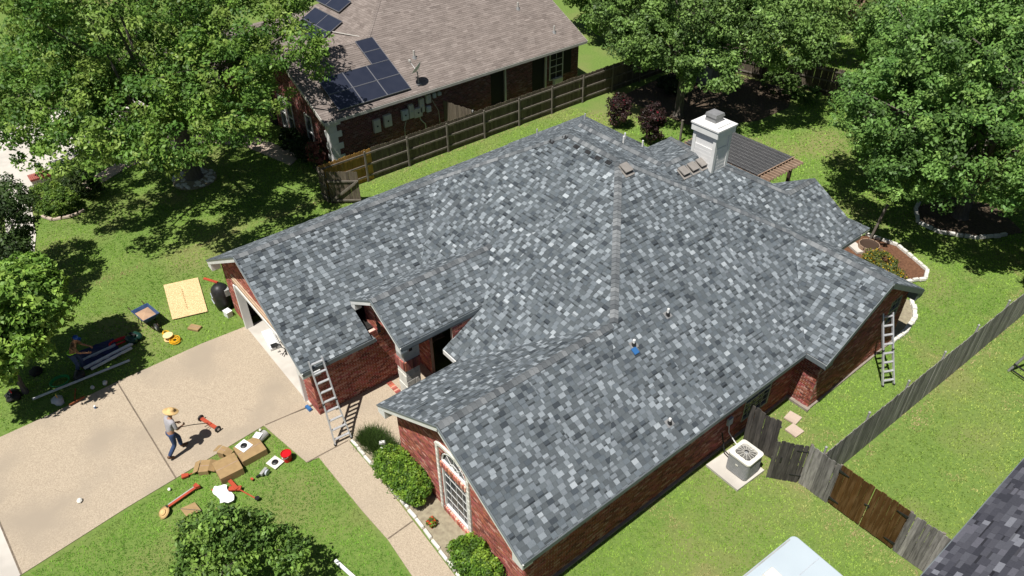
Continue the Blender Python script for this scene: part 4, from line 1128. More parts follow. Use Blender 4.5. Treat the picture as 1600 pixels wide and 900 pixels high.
def tree(name,label,cat,base,lobes,nclump,per,leaf,seed,trunk=.2,tones=LEAFG,spread=.42,group=None,shell=.62,zmin=None,stems=1,limbs=14,barkmat=None,flowers=None,tipcol=None,th=None,bias=.15):
    rng=np.random.default_rng(seed);rr=random.Random(seed)
    o=thing(name,label,cat,base,0,group)
    C,P,Nn,idx=crown_points(lobes,nclump,per,rng,spread,shell,zmin,bias=bias)
    T=np.array(tones);ct=T[rng.integers(0,len(T),len(C))]*rng.uniform(.85,1.2,(len(C),1))
    if tipcol is not None:
        zr=(C[:,2]-C[:,2].min())/(np.ptp(C[:,2])+.01);k=(rng.random(len(C))<tipcol[1]);ct[k]=np.array(tipcol[0])*rng.uniform(.8,1.2,(k.sum(),1))
    cc=ct[idx]*rng.uniform(.72,1.3,(len(idx),1))
    if flowers is not None:
        k=rng.random(len(idx))<flowers[1];cc[k]=flowers[0]
    sz=leaf*rng.uniform(.6,1.35,len(idx))
    v,c=leaf_arrays(P,Nn,sz,cc,rng)
    np_mesh('crown',v,c,M_leaf,4,o,base)
    # trunk and limbs
    bm=barkmat or M_bark;b=Vector(base);zc=min(l[2]-l[5]*.45 for l in lobes);zc=max(zc,b.z+.3) if th is None else b.z+th
    m=MB()
    ends=[]
    for s in range(stems):
        a=2*math.pi*s/max(1,stems);r0=trunk*(1 if stems==1 else .55)
        off=Vector((math.cos(a),math.sin(a),0))*(0 if stems==1 else trunk*1.2)
        top=Vector((b.x,b.y,zc))+off*(1 if stems==1 else 3.5)
        pts=[b+off,b+off*1.3+Vector((0,0,.25)),b.lerp(top,.5)+off*.4,top]
        m.tube(pts,[r0*1.45,r0*1.08,r0*.95,r0*.8],9);ends.append((top,r0*.75))
    m.build('trunk',bm,o)
    m=MB()
    for i in range(limbs):
        l=lobes[i%len(lobes)];e,r=ends[i%len(ends)]
        tgt=Vector(C[rr.randrange(len(C))]) if i>=len(lobes) else Vector(l[:3])
        mid=e.lerp(tgt,.5)+Vector((rr.uniform(-.3,.3),rr.uniform(-.3,.3),rr.uniform(0,.5)))*(tgt-e).length*.2
        m.tube([e-Vector((0,0,.15)),mid,tgt],[r*.55,r*.32,r*.1],6)
        for j in range(2):
            t2=Vector(C[rr.randrange(len(C))])
            if (t2-mid).length<(tgt-e).length*.9: m.tube([mid,mid.lerp(t2,.55)+Vector((0,0,.15)),t2],[r*.25,r*.14,r*.04],5)
    m.build('limbs',bm,o)
    return o
OAK=[(0.122,0.227,0.038),(0.151,0.267,0.041),(0.100,0.197,0.035),(0.172,0.276,0.048),(0.079,0.168,0.030),(0.215,0.306,0.061)]
tree('oak_tree','big spreading oak in the upper left front lawn, standing in a ring of rocks','tree',(-38.7,8.9,0),
     [(-39.5,8.0,9.4,4.8,4.6,3.2),(-44.2,7.5,7.6,4.4,4.2,3.1),(-43.2,11.5,8.0,4.4,4.0,3.0),(-38.6,13.0,8.2,4.2,3.8,2.9),(-35.2,13.6,6.8,2.6,2.6,1.7),(-36.4,8.0,5.9,3.2,3.0,1.7),(-39.6,4.5,6.0,4.0,3.2,2.1),(-45.0,5.4,6.6,3.0,2.8,2.0),(-35.0,10.8,6.4,2.5,2.6,1.6),(-37.6,6.3,4.9,2.3,1.9,1.2),(-36.3,11.2,4.6,1.8,1.8,1.1),(-33.4,9.6,7.0,2.8,2.9,1.9),(-32.0,6.8,5.7,2.1,2.2,1.2),(-34.2,3.8,5.6,2.3,2.1,1.2),(-31.4,9.8,6.0,1.9,1.9,1.2),(-34.7,5.6,6.3,3.1,3.0,1.9),(-37.5,3.2,6.2,3.0,2.7,2.0),(-41.4,5.0,4.6,2.2,1.8,1.3),(-44.0,2.6,4.8,2.2,1.8,1.5)],
     1650,68,.122,31,trunk=.42,tones=OAK,spread=.52,zmin=2.5,limbs=26,th=3.6)
LG=[(0.158,0.283,0.043),(0.200,0.343,0.054),(0.126,0.233,0.039),(0.253,0.383,0.068)]
tree('young_tree','bright green broad-leaved tree at the left edge, shading the man in the camouflage shirt','tree',(-26.9,-1.9,0),
     [(-26.5,-1.1,4.3,1.6,1.4,1.2),(-27.6,-1.8,3.2,1.9,1.6,1.4),(-26.1,-.3,3.7,1.1,1.0,.8),(-26.0,-2.4,3.0,1.4,1.2,1.1),(-27.8,-.2,3.6,1.4,1.2,1.1),(-25.5,-1.2,3.2,.9,.9,.7)],560,55,.13,32,trunk=.09,tones=LG,spread=.34,zmin=1.7,limbs=12)
tree('street_tree','darker small-leaved tree at the far left edge beside the pale sidewalk','tree',(-33.6,-.6,0),
     [(-33.4,-.3,3.8,1.5,1.5,1.5),(-34.6,-.4,3.0,1.6,1.4,1.4),(-32.2,-.6,2.8,1.2,1.1,1.1),(-35.2,.3,3.4,1.2,1.2,1.2)],280,55,.09,33,trunk=.1,tones=[(.05,.09,.025),(.065,.11,.03),(.04,.07,.022)],spread=.34,zmin=1.3,limbs=10)
tree('small_tree','small dense round-headed tree on the lawn at the bottom edge, below the cardboard pieces','tree',(-14.55,1.25,0),
     [(-14.5,1.4,2.4,.7,.7,.8),(-15.2,.7,1.9,.7,.65,.5),(-14.2,2.0,2.0,.7,.6,.5),(-13.6,1.0,1.7,.9,.8,.7),(-13.3,2.5,1.7,.7,.6,.45),(-14.8,2.1,1.5,.5,.5,.4),(-15.4,1.5,1.5,.5,.45,.35),(-14.6,.3,1.4,.8,.6,.5)],360,26,.085,34,trunk=.08,tones=[(.08,.15,.03),(.11,.2,.04),(.15,.26,.05),(.2,.32,.06)],spread=.24,zmin=.6,limbs=16,shell=.2)
BK=[(0.113,0.194,0.048),(0.142,0.244,0.061),(0.173,0.283,0.067),(0.090,0.155,0.042),(0.203,0.322,0.083)]
tree('shade_tree','tall green shade tree in the back yard behind the chimney, trunk in bare ground','tree',(-27.2,34.9,0),
     [(-27.2,35.0,7.6,4.2,3.8,2.8),(-30.6,34.2,6.0,2.6,2.6,2.0),(-30.5,37.5,6.8,3.2,3.0,2.6),(-23.9,36.4,6.0,2.9,3.0,2.3),(-24.2,40,6.8,3.4,3.2,2.6),(-27.0,32.6,5.2,2.6,1.9,1.5),(-22.6,38.2,5.2,2.2,2.4,1.7),(-24.6,33.6,4.2,2.2,1.7,1.3),(-29.2,33.0,4.2,2.0,1.6,1.2),(-31.8,33.8,5.4,1.9,1.8,1.5)],
     1250,72,.118,35,trunk=.26,tones=BK,spread=.5,zmin=3.0,limbs=20,th=3.0)
RT=[(0.102,0.205,0.048),(0.133,0.253,0.056),(0.162,0.292,0.067),(0.082,0.155,0.037),(0.214,0.350,0.083)]
tree('shade_tree','very large dense green tree filling the right side of the picture over the stone-edged bed','tree',(-10.6,36.6,0),
     [(-10.6,36.5,8.2,5.0,5.0,3.6),(-13.4,33.8,5.6,3.0,3.0,2.6),(-9.6,32.6,5.4,3.4,2.8,2.5),(-6.0,34.4,5.8,3.4,3.4,2.8),(-14.6,38.6,6.4,3.6,3.6,3.0),(-7,39.8,7.0,4.0,3.6,3.2),(-11.6,31.6,3.9,2.0,1.6,1.4),(-15.4,35.6,4.4,2.2,2.2,1.9)],
     1450,80,.118,36,trunk=.3,tones=RT,spread=.5,zmin=1.9,limbs=24,th=2.2)
tree('shade_tree','round green tree left of the very large one, against the far board fence','tree',(-17.6,43.0,0),
     [(-17.6,43.0,6.0,3.6,3.2,2.9),(-15.5,41.6,4.6,2.4,2.4,2.0),(-19.4,43.6,4.9,2.2,2.3,1.9),(-14.2,44.5,6.4,3.2,3.0,2.6)],
     700,70,.12,37,trunk=.2,tones=RT,spread=.48,zmin=1.4,limbs=14)
cr=[(0.172,0.224,0.057),(0.203,0.269,0.072),(0.140,0.194,0.051),(0.250,0.299,0.086)]
tree('crape_myrtle','multi-stemmed pale green tree just behind the far board fence, stems showing','tree',(-26.6,49.0,0),
     [(-26.8,49.2,4.6,2.8,2.5,1.7),(-29,50.5,4.2,2.2,2.0,1.5),(-24.4,49.8,4.3,2.1,2.0,1.5)],380,50,.15,38,trunk=.22,tones=cr,spread=.42,zmin=2.5,stems=5,limbs=14,th=2.4,tipcol=((.3,.2,.14),.08))
for i,(x,y,lobes,lb,sd) in enumerate([
    (-22.5,53.5,[(-22.5,53.5,4.2,3.6,3.0,3.0),(-19.5,52.5,3.4,2.6,2.4,2.4)],'leafy yellow-green tree at the top edge, right of the multi-stemmed tree',61),
    (-35.0,46.5,[(-35,46.5,4.4,3.6,3.2,3.2),(-38,47,3.4,2.6,2.6,2.4)],'dense green tree beyond the fence corner, above the low grey shed',62),
    (-41.5,42.0,[(-41.5,42,3.6,3.0,2.8,2.8),(-38.8,40.4,2.4,1.7,1.8,1.7)],'dark bushy tree at the far end of the brown-grey neighbour roof',63),
    (-32.0,55.0,[(-32,55,5,4.4,3.6,3.6)],'pale green background tree at the top edge, left of the multi-stemmed tree',64),
    (-12.5,54.0,[(-12.5,54,5,4.6,3.6,3.8)],'background tree rising behind the very large right-hand tree',65)]):
    tree('background_tree',lb,'tree',(x,y,0),lobes,330,46,.17,sd,trunk=.2,tones=cr if i in (0,3) else BK,spread=.5,zmin=.5,limbs=8)
DK=[(.035,.018,.018),(.05,.022,.022),(.028,.02,.014),(.06,.03,.028)]
for (x,y,h,lb,sd) in ((-28.5,30.9,2.1,'dark purple crape myrtle shrub with a few pink flowers, left one behind the roof peak',71),(-25.75,30.75,2.5,'dark purple crape myrtle shrub with pink flowers, taller right one nearer the short post',72)):
    tree('dark_shrub',lb,'shrub',(x,y,0),[(x,y,h*.62,.75,.75,h*.36),(x+.1,y,h*.35,.6,.6,h*.28)],110,42,.075,sd,trunk=.07,tones=DK,spread=.2,zmin=.3,stems=4,limbs=10,shell=.3,flowers=((.4,.03,.07),.014))
# clipped and planted shrubs
def shrub(name,label,x,y,lobes,n,per,leaf,sd,tones,spread=.16,cat='shrub',group=None,flowers=None,shell=.7,zmin=.03):
    return tree(name,label,cat,(x,y,0),lobes,n,per,leaf,sd,trunk=.04,tones=tones,spread=spread,zmin=zmin,limbs=8,shell=shell,flowers=flowers,th=.2,group=group,stems=3)
HG=[(0.105,0.188,0.029),(0.150,0.244,0.036),(0.193,0.284,0.046),(0.078,0.146,0.026)]
shrub('round_hedge','rounded clipped green hedge at the far left, nearer the small-leaved street tree',-40.5,2.3,[(-40.6,2.2,.55,1.15,.95,.75),(-39.9,2.5,.5,.9,.9,.7)],330,46,.06,81,HG)
shrub('round_hedge','darker rounded hedge at the far left, beside the curving path',-41.1,3.8,[(-41.2,3.7,.6,.8,.8,.75),(-40.6,4.1,.55,.7,.6,.65)],240,46,.06,82,[(.06,.1,.024),(.04,.075,.02),(.08,.12,.03)])
SG=[(0.078,0.163,0.018),(0.115,0.220,0.023),(0.158,0.276,0.029),(0.211,0.325,0.039),(0.062,0.122,0.018)]
shrub('flower_bed_shrub','leafy green shrub in the front bed, upper of the two touching ones',-14.75,6.75,[(-14.75,6.72,.62,.72,.52,.5),(-15.15,6.75,.45,.45,.42,.38)],260,60,.052,83,SG)
shrub('flower_bed_shrub','leafy green shrub in the front bed, lower of two touching ones by bare soil',-13.85,6.78,[(-13.85,6.74,.66,.66,.52,.52),(-13.55,6.8,.5,.45,.42,.4)],260,60,.052,84,SG)
shrub('flower_bed_shrub','leafy green shrub below the arched window near the bottom edge of the picture',-10.45,6.7,[(-10.5,6.68,.6,.72,.52,.55),(-9.9,6.7,.5,.6,.48,.45)],280,60,.052,85,SG)
shrub('flowering_plant','tiny plant with red flowers alone in the bare soil of the front bed',-12.5,6.62,[(-12.5,6.62,.14,.15,.14,.14)],16,26,.05,86,SG,spread=.07,flowers=((.6,.05,.02),.3))
shrub('lantana_plant','yellow-flowering bushy plant in the mulch bed beyond the roof edge',-10.9,29.6,[(-10.9,29.6,.35,.8,.6,.4),(-10.1,29.2,.3,.6,.5,.3)],120,36,.06,87,[(.12,.15,.03),(.1,.13,.03),(.09,.12,.04)],flowers=((.62,.4,.03),.16))
shrub('evergreen_bush','dark bush at the foot of the neighbour front wall left of the white corner',-36.9,14.6,[(-36.9,14.5,.7,1.0,.6,.7),(-38.3,14.5,.7,.9,.6,.7)],200,42,.075,88,[(.02,.045,.015),(.03,.06,.018)])
shrub('red_leaf_bush','spindly bush with reddish leaves right beside the white brick corner',-35.4,14.5,[(-35.3,14.5,.9,.45,.4,.85)],70,34,.07,89,[(.16,.05,.04),(.25,.1,.08),(.06,.08,.03)],shell=.2)
shrub('evergreen_bush','low dark bush in the shade along the far end of the rail fence',-29.8,37.2,[(-29.8,37.2,.5,1.2,.7,.6)],120,36,.08,90,[(.03,.05,.02),(.045,.07,.025)])
shrub('evergreen_bush','ragged bush at the back lawn corner against the dark far fence',-25.2,42.4,[(-25.2,42.4,.7,1.5,.7,.9),(-23.2,42.6,.5,.9,.6,.6)],140,36,.1,91,BK)
# liriope clump: long strappy leaves
o=thing('grassy_plant','clump of dark strappy grass-like leaves at the walkway corner of the front bed','plant',(-16.4,7.0,0))
def blades(n,xf,h,w,cols,rng,lean=.6):
    P=xf(n);a=rng.uniform(0,6.283,n);hh=h*rng.uniform(.55,1.25,n);le=rng.uniform(.1,lean,n)*hh
    d=np.stack([np.cos(a),np.sin(a),np.zeros(n)],1);s=np.stack([-np.sin(a),np.cos(a),np.zeros(n)],1)*w*rng.uniform(.6,1.3,n)[:,None]
    v=np.empty((n,3,3),np.float32);v[:,0]=P-s/2;v[:,1]=P+s/2;v[:,2]=P+d*le[:,None];v[:,2,2]+=hh
    return v.reshape(-1,3),np.repeat(cols,3,axis=0)
rng=np.random.default_rng(5)
def xf(n):
    p=np.zeros((n,3));u=rng.uniform(-1,1,n);p[:,0]=-16.35+u*.62;p[:,1]=6.95+rng.normal(size=n)*.17+.1*u;return p
v,c=blades(5200,xf,.36,.022,np.array([[.04,.075,.015],[.06,.11,.02],[.035,.06,.014]])[rng.integers(0,3,5200)]*rng.uniform(.7,1.4,(5200,1)),rng,1.1)
np_mesh('leaves',v,c,M_blade,3,o,(-16.4,7.0,0))
rr=random.Random(3)
for i,(x,y) in enumerate(((-16.1,7.05),(-15.85,6.95),(-15.7,7.12))):
    m=MB();m.box((x,y,.16),(.3,.16,.14),rz=rr.uniform(0,2),taper=.85);m.box((x,y,.28),(.24,.13,.1),rz=rr.uniform(0,2),taper=.8)
    tag(m.build('loose_stone',M_chim,loc=(x,y,0),bevel=.015),['white block stone lying by the grassy clump, nearest the walkway','white block stone lying between two others in the front bed','white block stone nearest the brick wall in the front bed'][i],'stone','white stones in the bed')
# ---------------- grass
def inside(P,poly):
    x,y=P[:,0],P[:,1];r=np.zeros(len(P),bool);n=len(poly)
    for i in range(n):
        x1,y1=poly[i];x2,y2=poly[(i+1)%n]
        c=((y1>y)!=(y2>y));xx=(x2-x1)*(y-y1)/((y2-y1) if y2!=y1 else 1e-9)+x1
        r^=c&(x<xx)
    return r
NOGRASS=[DRIVE,WALK,[(-25.2,6),(-19,6),(-19,12),(-25.2,12)],ST,[(-43.6,1.7),(-38.2,.9),(-35.6,.2),(-30,-2.3),(-24.7,-4.2),(-24.9,-5.4),(-30.5,-3.5),(-36,-1),(-38.6,-.3),(-43.9,.5)],
 [(-44,-.3),(-43.6,1.9),(-45.2,3.9),(-46.5,5.6),(-46.6,12),(-53,12),(-53,2),(-58,1.5),(-58,-1)],
 [(-43.4,1.7),(-42.1,2.3),(-42.0,3.7),(-43.4,6.2),(-44.2,9.2),(-43.7,12.0),(-41.5,13.6),(-37.5,14.6),(-36.8,13.6),(-40.6,12.6),(-42.5,11.2),(-43.1,9.2),(-42.4,6.4),(-41.0,3.9),(-41.1,1.9)],
 [(-17.1,6.36),(-9.0,6.25),(-8.7,7.4),(-15.3,7.4),(-16.9,7.6)],[(-12.9,30.0),(-12.7,31.5),(-11.26,31.85),(-9.35,31.0),(-9.1,30.3),(-9.6,29.4),(-8.9,28.4),(-11.5,27.2),(-13.3,28.6)],
 [(-26.5,6),(-18.8,6),(-18.8,10.4),(-15.3,10.4),(-15.3,7.2),(-8.75,7.2),(-8.75,19.7),(-7.9,19.7),(-7.9,25.4),(-11.5,25.5),(-11.5,27),(-22,27.4),(-26.6,26)],
 [(-50,15.3),(-34.8,15.3),(-34.8,33.5),(-50,33.5)],[(-8.58,14.95),(-7.28,14.92),(-7.22,16.25),(-8.5,16.3)],[(-1.5,0),(9,0),(9,20),(-1.5,20)],[(-21.8,27),(-16.2,27),(-16.2,31.2),(-21.8,31.2)],
 [(-33.2,30),(-24,35.5),(-22.5,40.5),(-24.5,43.5),(-33,42)],[(-12.4,35.7),(-11.6,34.4),(-10.5,34.4),(-9.1,35.4),(-8,37.5),(-10,39),(-12,38)]]
def patch(P,s,o=0):
    return np.array([mnoise.noise(Vector((x*s+o,y*s,o))) for x,y in P[:,:2]])
def lawn(name,label_,poly,dens,h,w,pal,seed,zb=-.01):
    rng=np.random.default_rng(seed);xs=[p[0] for p in poly];ys=[p[1] for p in poly]
    A=(max(xs)-min(xs))*(max(ys)-min(ys));n=int(A*dens)
    P=np.stack([rng.uniform(min(xs),max(xs),n),rng.uniform(min(ys),max(ys),n)],1)
    k=inside(P,poly)
    for g in NOGRASS:k&=~inside(P,g)
    P=P[k];n=len(P)
    big=patch(P,.35,seed);sm=patch(P,1.6,seed+9);t=np.clip(.5+.7*big+.5*sm+patch(P,5.5,seed+3)*.35+rng.normal(size=n)*.12,0,1)
    pal=np.array(pal);t=np.clip((t-.5)*1.5+.5,-.15,1.15);c=pal[0]*(1-t)[:,None]+pal[1]*t[:,None]
    dry=np.clip((patch(P,.6,seed+20)*.7+patch(P,1.9,seed+31)*.5-.12)*3,0,1)*pal_dry[seed%7 if 0 else 0];
    X,Y=P[:,0],P[:,1]
    ed=np.zeros(n)
    m1=(X>-6.4)&(X<-1.2);ed=np.maximum(ed,m1*np.exp(-np.abs(Y-16.55)/.28))
    ed=np.maximum(ed,(Y>16.9)*np.exp(-np.abs(X+5.78-(Y-16.95)*.0305)/.3))
    ed=np.maximum(ed,np.exp(-np.abs(X+32.35)/.25))
    ed=np.maximum(ed,((Y>16.9)&(Y<19.6))*np.exp(-np.abs(X+8.3)/.5)*.8)
    dry=np.clip(dry*.9+ed*(1+patch(P,2.5,4)*1.2),0,1)
    c=c*(1-dry[:,None])+np.array([.36,.32,.13])*dry[:,None]
    c*=rng.uniform(.8,1.25,(n,1))*np.array([1.28,1.2,1.5])
    B=3
    idx=np.repeat(np.arange(n),B)
    def xf(m_):
        p=np.zeros((m_,3));p[:,:2]=P[idx]+rng.normal(size=(m_,2))*.03;p[:,2]=zb;return p
    v,cc=blades(n*B,xf,h,w,c[idx]*rng.uniform(.8,1.2,(n*B,1)),rng,1.2)
    o=np_mesh(name,v,cc,M_blade,3);kind(o,'stuff');o['label']=label_;o['category']='grass';return o
pal_dry=[.5]
GR=[(0.134,0.268,0.030),(0.241,0.408,0.052)]
lawn('grass','short green front lawn left of the driveway under the big oak',[(-36,-2),(-25,-4.4),(-25.1,6.2),(-26.4,6.2),(-26.4,13.2),(-34.8,14.8),(-45,14.8),(-44,2.5),(-38,.5)],120,.05,.034,GR,1)
lawn('grass','green front lawn right of the driveway around the small tree and cardboard pieces',[(-19.7,4.3),(-17.2,4.72),(-17.1,5.14),(-10,5.1),(-7,5),(-9.5,-2),(-18.6,-3.5)],240,.045,.026,[(0.107,0.247,0.027),(0.195,0.386,0.044)],2)
lawn('grass','strip of lawn between the house and the rail fence behind it',[(-32.4,13),(-26.5,6.3),(-26.6,26.5),(-22.3,28),(-22,31),(-32.4,31)],120,.05,.034,[(0.178,0.321,0.037),(0.285,0.450,0.059)],3)
pal_dry[0]=.9
lawn('grass','yellow-green side lawn between the brick wall and the brown gate',[(-8.8,7.2),(-5,7),(-1.5,9),(-1.5,16.7),(-8.8,16.9)],240,.045,.026,[(0.151,0.290,0.032),(0.267,0.419,0.059)],4)
lawn('grass','narrow side lawn between the right gable and the long grey side fence',[(-8.8,16.9),(-5.8,16.9),(-5.3,30),(-5.1,36),(-9.5,36),(-13,31),(-9,28)],180,.05,.028,[(0.151,0.300,0.032),(0.267,0.429,0.059)],5)
lawn('grass','neighbouring lawn beyond the long grey side fence with dry patches',[(-5.7,16.9),(-1,16.9),(2,30),(2,40),(-5,40)],150,.05,.03,[(0.187,0.300,0.044),(0.303,0.408,0.075)],6)
pal_dry[0]=.3
lawn('grass','back yard lawn under and beyond the big trees',[(-32.3,31),(-22,31),(-16,31),(-13,31),(-9.5,36),(-5,36),(-5,47),(-18,45.5),(-32,42)],60,.07,.05,[(0.151,0.300,0.037),(0.249,0.419,0.059)],7)
lawn('grass','lawn beyond the far board fence',[(-45,43),(-18,46.5),(-5,48),(0,60),(-45,62)],9,.16,.12,[(0.143,0.300,0.044),(0.231,0.386,0.059)],8)
lawn('grass','neighbour front lawn at the far left beyond the sidewalk',[(-44.5,2.5),(-44,12),(-46,12),(-46,4)],30,.08,.04,GR,9)
# ================================================================ people
def skin(name,verts,edges,rad,mat,parent,root=0,sub=1):
    me=bpy.data.meshes.new(name);me.from_pydata(verts,edges,[])
    o=bpy.data.objects.new(name,me);col.objects.link(o)
    sm=o.modifiers.new('skin','SKIN');sm.use_smooth_shade=True
    if not me.skin_vertices: 
        me.attributes.new('skin','FLOAT','POINT') if 0 else None
    bpy.context.view_layer.update()
    sv=me.skin_vertices[0].data
    for i,r in enumerate(rad):
        rr_=r if isinstance(r,tuple) else (r,r)
        sv[i].radius=rr_;sv[i].use_root=(i==root)
    s2=o.modifiers.new('sub','SUBSURF');s2.levels=sub;s2.render_levels=sub
    dg=bpy.context.evaluated_depsgraph_get();ev=o.evaluated_get(dg)
    nm=bpy.data.meshes.new_from_object(ev);nm.name=name
    o.modifiers.clear();o.data=nm;bpy.data.meshes.remove(me)
    nm.materials.clear();nm.materials.append(mat)
    nm.polygons.foreach_set('use_smooth',[True]*len(nm.polygons))
    o.parent=parent;return o
def chain(V,E,Rr,pts,rads,start=None):
    prev=start
    for p,r in zip(pts,rads):
        V.append(tuple(p));Rr.append(r)
        if prev is not None:E.append((prev,len(V)-1))
        prev=len(V)-1
    return prev
def human(label,loc,rz,J,top,legs,boots,hatf,hs=1.0,belt=None,sleeve=.6):
    o=thing('person',label,'person',loc,rz)
    J={k:Vector(v)*hs for k,v in J.items()}
    V,E,Rr=[],[],[]
    pel=J['pelvis'];ch_=J['chest'];nk=J['neck'];hd=J['head']
    V.append(tuple(pel));Rr.append((.13*hs,.10*hs))
    c=chain(V,E,Rr,[pel.lerp(ch_,.5),ch_],[(.125*hs,.095*hs),(.15*hs,.105*hs)],0)
    up=(hd-nk).normalized()
    chain(V,E,Rr,[nk,nk+up*.07*hs,hd,hd+up*.085*hs],[.055*hs,.06*hs,(.078*hs,.095*hs),(.06*hs,.07*hs)],c)
    for s in 'lr':
        sh,el,wr=J['sh'+s],J['el'+s],J['wr'+s]
        w=chain(V,E,Rr,[sh,sh.lerp(el,.5),el,el.lerp(wr,.5),wr],[.055*hs,.048*hs,.04*hs,.035*hs,.026*hs],c)
        d=(wr-el).normalized();sd=J['palm'+s].normalized()
        k=chain(V,E,Rr,[wr+d*.06*hs],[(.036*hs,.022*hs)],w)
        n=d.cross(sd).normalized()
        for f,(of,ln) in enumerate(((-.03,.062),(-.01,.075),(.011,.07),(.03,.055))):
            b=wr+d*.085*hs+sd*of*hs
            chain(V,E,Rr,[b,b+d*ln*.5*hs+n*.012*hs,b+d*ln*.75*hs+n*.04*hs],[.0105*hs,.0095*hs,.008*hs],k)
        b=wr+d*.035*hs-sd*.04*hs
        chain(V,E,Rr,[b,b+(d*.6-sd*.6).normalized()*.035*hs,b+d*.055*hs-sd*.03*hs+n*.02*hs],[.013*hs,.011*hs,.009*hs],k)
    for s in 'lr':
        hp,kn,an=J['hip'+s],J['kn'+s],J['an'+s];toe=J['toe'+s]
        chain(V,E,Rr,[hp,hp.lerp(kn,.5),kn,kn.lerp(an,.4),an,toe],[.09*hs,.078*hs,.055*hs,.056*hs,.036*hs,(.042*hs,.025*hs)],0)
    skin('body',V,E,Rr,M_skin,o)
    # shirt
    V,E,Rr=[],[],[]
    V.append(tuple(pel.lerp(ch_,-.1)));Rr.append((.165*hs,.135*hs))
    c=chain(V,E,Rr,[pel.lerp(ch_,.5),ch_],[(.15*hs,.12*hs),(.172*hs,.128*hs)],0)
    chain(V,E,Rr,[ch_.lerp(nk,.75)],[.08*hs],c)
    for s in 'lr':
        sh,el,wr=J['sh'+s],J['el'+s],J['wr'+s]
        pts=[sh,sh.lerp(el,.5),sh.lerp(el,.95)];rd=[.075*hs,.068*hs,.062*hs]
        if sleeve>.8: pts+=[el.lerp(wr,.5),el.lerp(wr,.9)];rd+=[.05*hs,.04*hs]
        chain(V,E,Rr,pts,rd,c)
    skin('shirt',V,E,Rr,top,o)
    V,E,Rr=[],[],[]
    V.append(tuple(pel+Vector((0,0,.02))));Rr.append((.12*hs,.10*hs))
    for s in 'lr':
        hp,kn,an=J['hip'+s],J['kn'+s],J['an'+s]
        chain(V,E,Rr,[hp,hp.lerp(kn,.5),kn,kn.lerp(an,.5),kn.lerp(an,.92)],[.108*hs,.095*hs,.077*hs,.074*hs,.066*hs],0)
    skin('trousers',V,E,Rr,legs,o)
    if belt:
        m=MB();m.lathe([(.155*hs,-.03),(.168*hs,0),(.155*hs,.03)],pel+Vector((0,0,.07*hs)),14);m.build('belt',belt,o,world=False)
    for s in 'lr':
        an,toe=J['an'+s],J['toe'+s];V,E,Rr=[],[],[]
        h=an-(toe-an).normalized()*.05*hs;h.z=an.z-.03*hs
        chain(V,E,Rr,[an+Vector((0,0,.06*hs)),an,an.lerp(toe,.6),toe+(toe-an).normalized()*.04*hs],[.058*hs,.056*hs,(.055*hs,.045*hs),(.045*hs,.035*hs)])
        skin('boot',V,E,Rr,boots,o)
    # face: nose, eyes, ears, hair
    fw=Vector((0,1,0));fw=(fw-up*fw.dot(up)).normalized();sd=up.cross(fw)
    m=MB()
    fc=hd+fw*.088*hs
    m.add([fc+up*.02*hs,fc-up*.025*hs-sd*.016*hs,fc-up*.025*hs+sd*.016*hs,fc-up*.02*hs+fw*.03*hs],[(0,1,3),(0,3,2),(1,2,3)]);m.build('nose',M_skin,o,world=False)
    for s in (-1,1):
        m=MB();m.lathe([(.001,-.012),(.011,0),(.001,.012)],hd+fw*.082*hs+sd*s*.032*hs+up*.022*hs,8);m.build('eye',M_black,o,world=False)
        m=MB();m.box(hd+sd*s*.083*hs,(.02,.045,.06));m.build('ear',M_skin,o,world=False)
    m=MB();m.beam(hd+fw*.09*hs-up*.048*hs-sd*.025*hs,hd+fw*.09*hs-up*.048*hs+sd*.025*hs,.008,.008);m.build('mouth',M_red,o,world=False)
    m=MB();M=Matrix((sd,fw,up)).transposed()
    m.lathe([(.07,-.07),(.094,-.02),(.1,.04),(.07,.1),(.02,.12)],hd-fw*.022*hs+up*.01,12,M=M);m.build('hair',M_hair,o,world=False,smooth=True)
    hatf(o,hd,up,fw,sd,M)
    return o
def straw(o,hd,up,fw,sd,M):
    m=MB();m.lathe([(.105,.0),(.23,-.02),(.25,.012),(.24,.02),(.12,.015),(.108,.07),(.09,.115),(.03,.125),(.001,.11)],hd+up*.062,20,M=M);m.build('straw_hat',M_straw,o,world=False,smooth=True)
    m=MB();m.lathe([(.112,.02),(.113,.045)],hd+up*.062,20,M=M);m.build('hat_band',M_boot,o,world=False)
def cap(o,hd,up,fw,sd,M):
    m=MB();m.lathe([(.102,.0),(.106,.04),(.085,.09),(.03,.115),(.001,.118)],hd+up*.03,14,M=M);m.build('cap',M_bluec,o,world=False,smooth=True)
    m=MB();q=hd+up*.035+fw*.13;m.box(q,(.15,.13,.012),M=M);m.build('cap_peak',M_bluec,o,world=False)
J1=dict(pelvis=(0,.02,.95),chest=(0,.14,1.34),neck=(0,.20,1.50),head=(0,.26,1.64),
 shl=(-.19,.15,1.42),ell=(-.24,.12,1.13),wrl=(-.16,.36,1.03),palml=(0,0,1),
 shr=(.19,.15,1.42),elr=(.25,.16,1.13),wrr=(.12,.42,1.03),palmr=(0,0,-1),
 hipl=(-.1,.02,.92),knl=(-.1,.24,.52),anl=(-.09,.22,.10),toel=(-.09,.40,.045),
 hipr=(.1,0,.92),knr=(.1,-.02,.50),anr=(.09,-.34,.16),toer=(.09,-.19,.05))
human('worker in straw hat, grey T-shirt and blue jeans pushing a red sweeper on the driveway',(-20.36,1.5,.02),R_(14),J1,M_shirt,M_jeans,M_boot,straw,1.06)
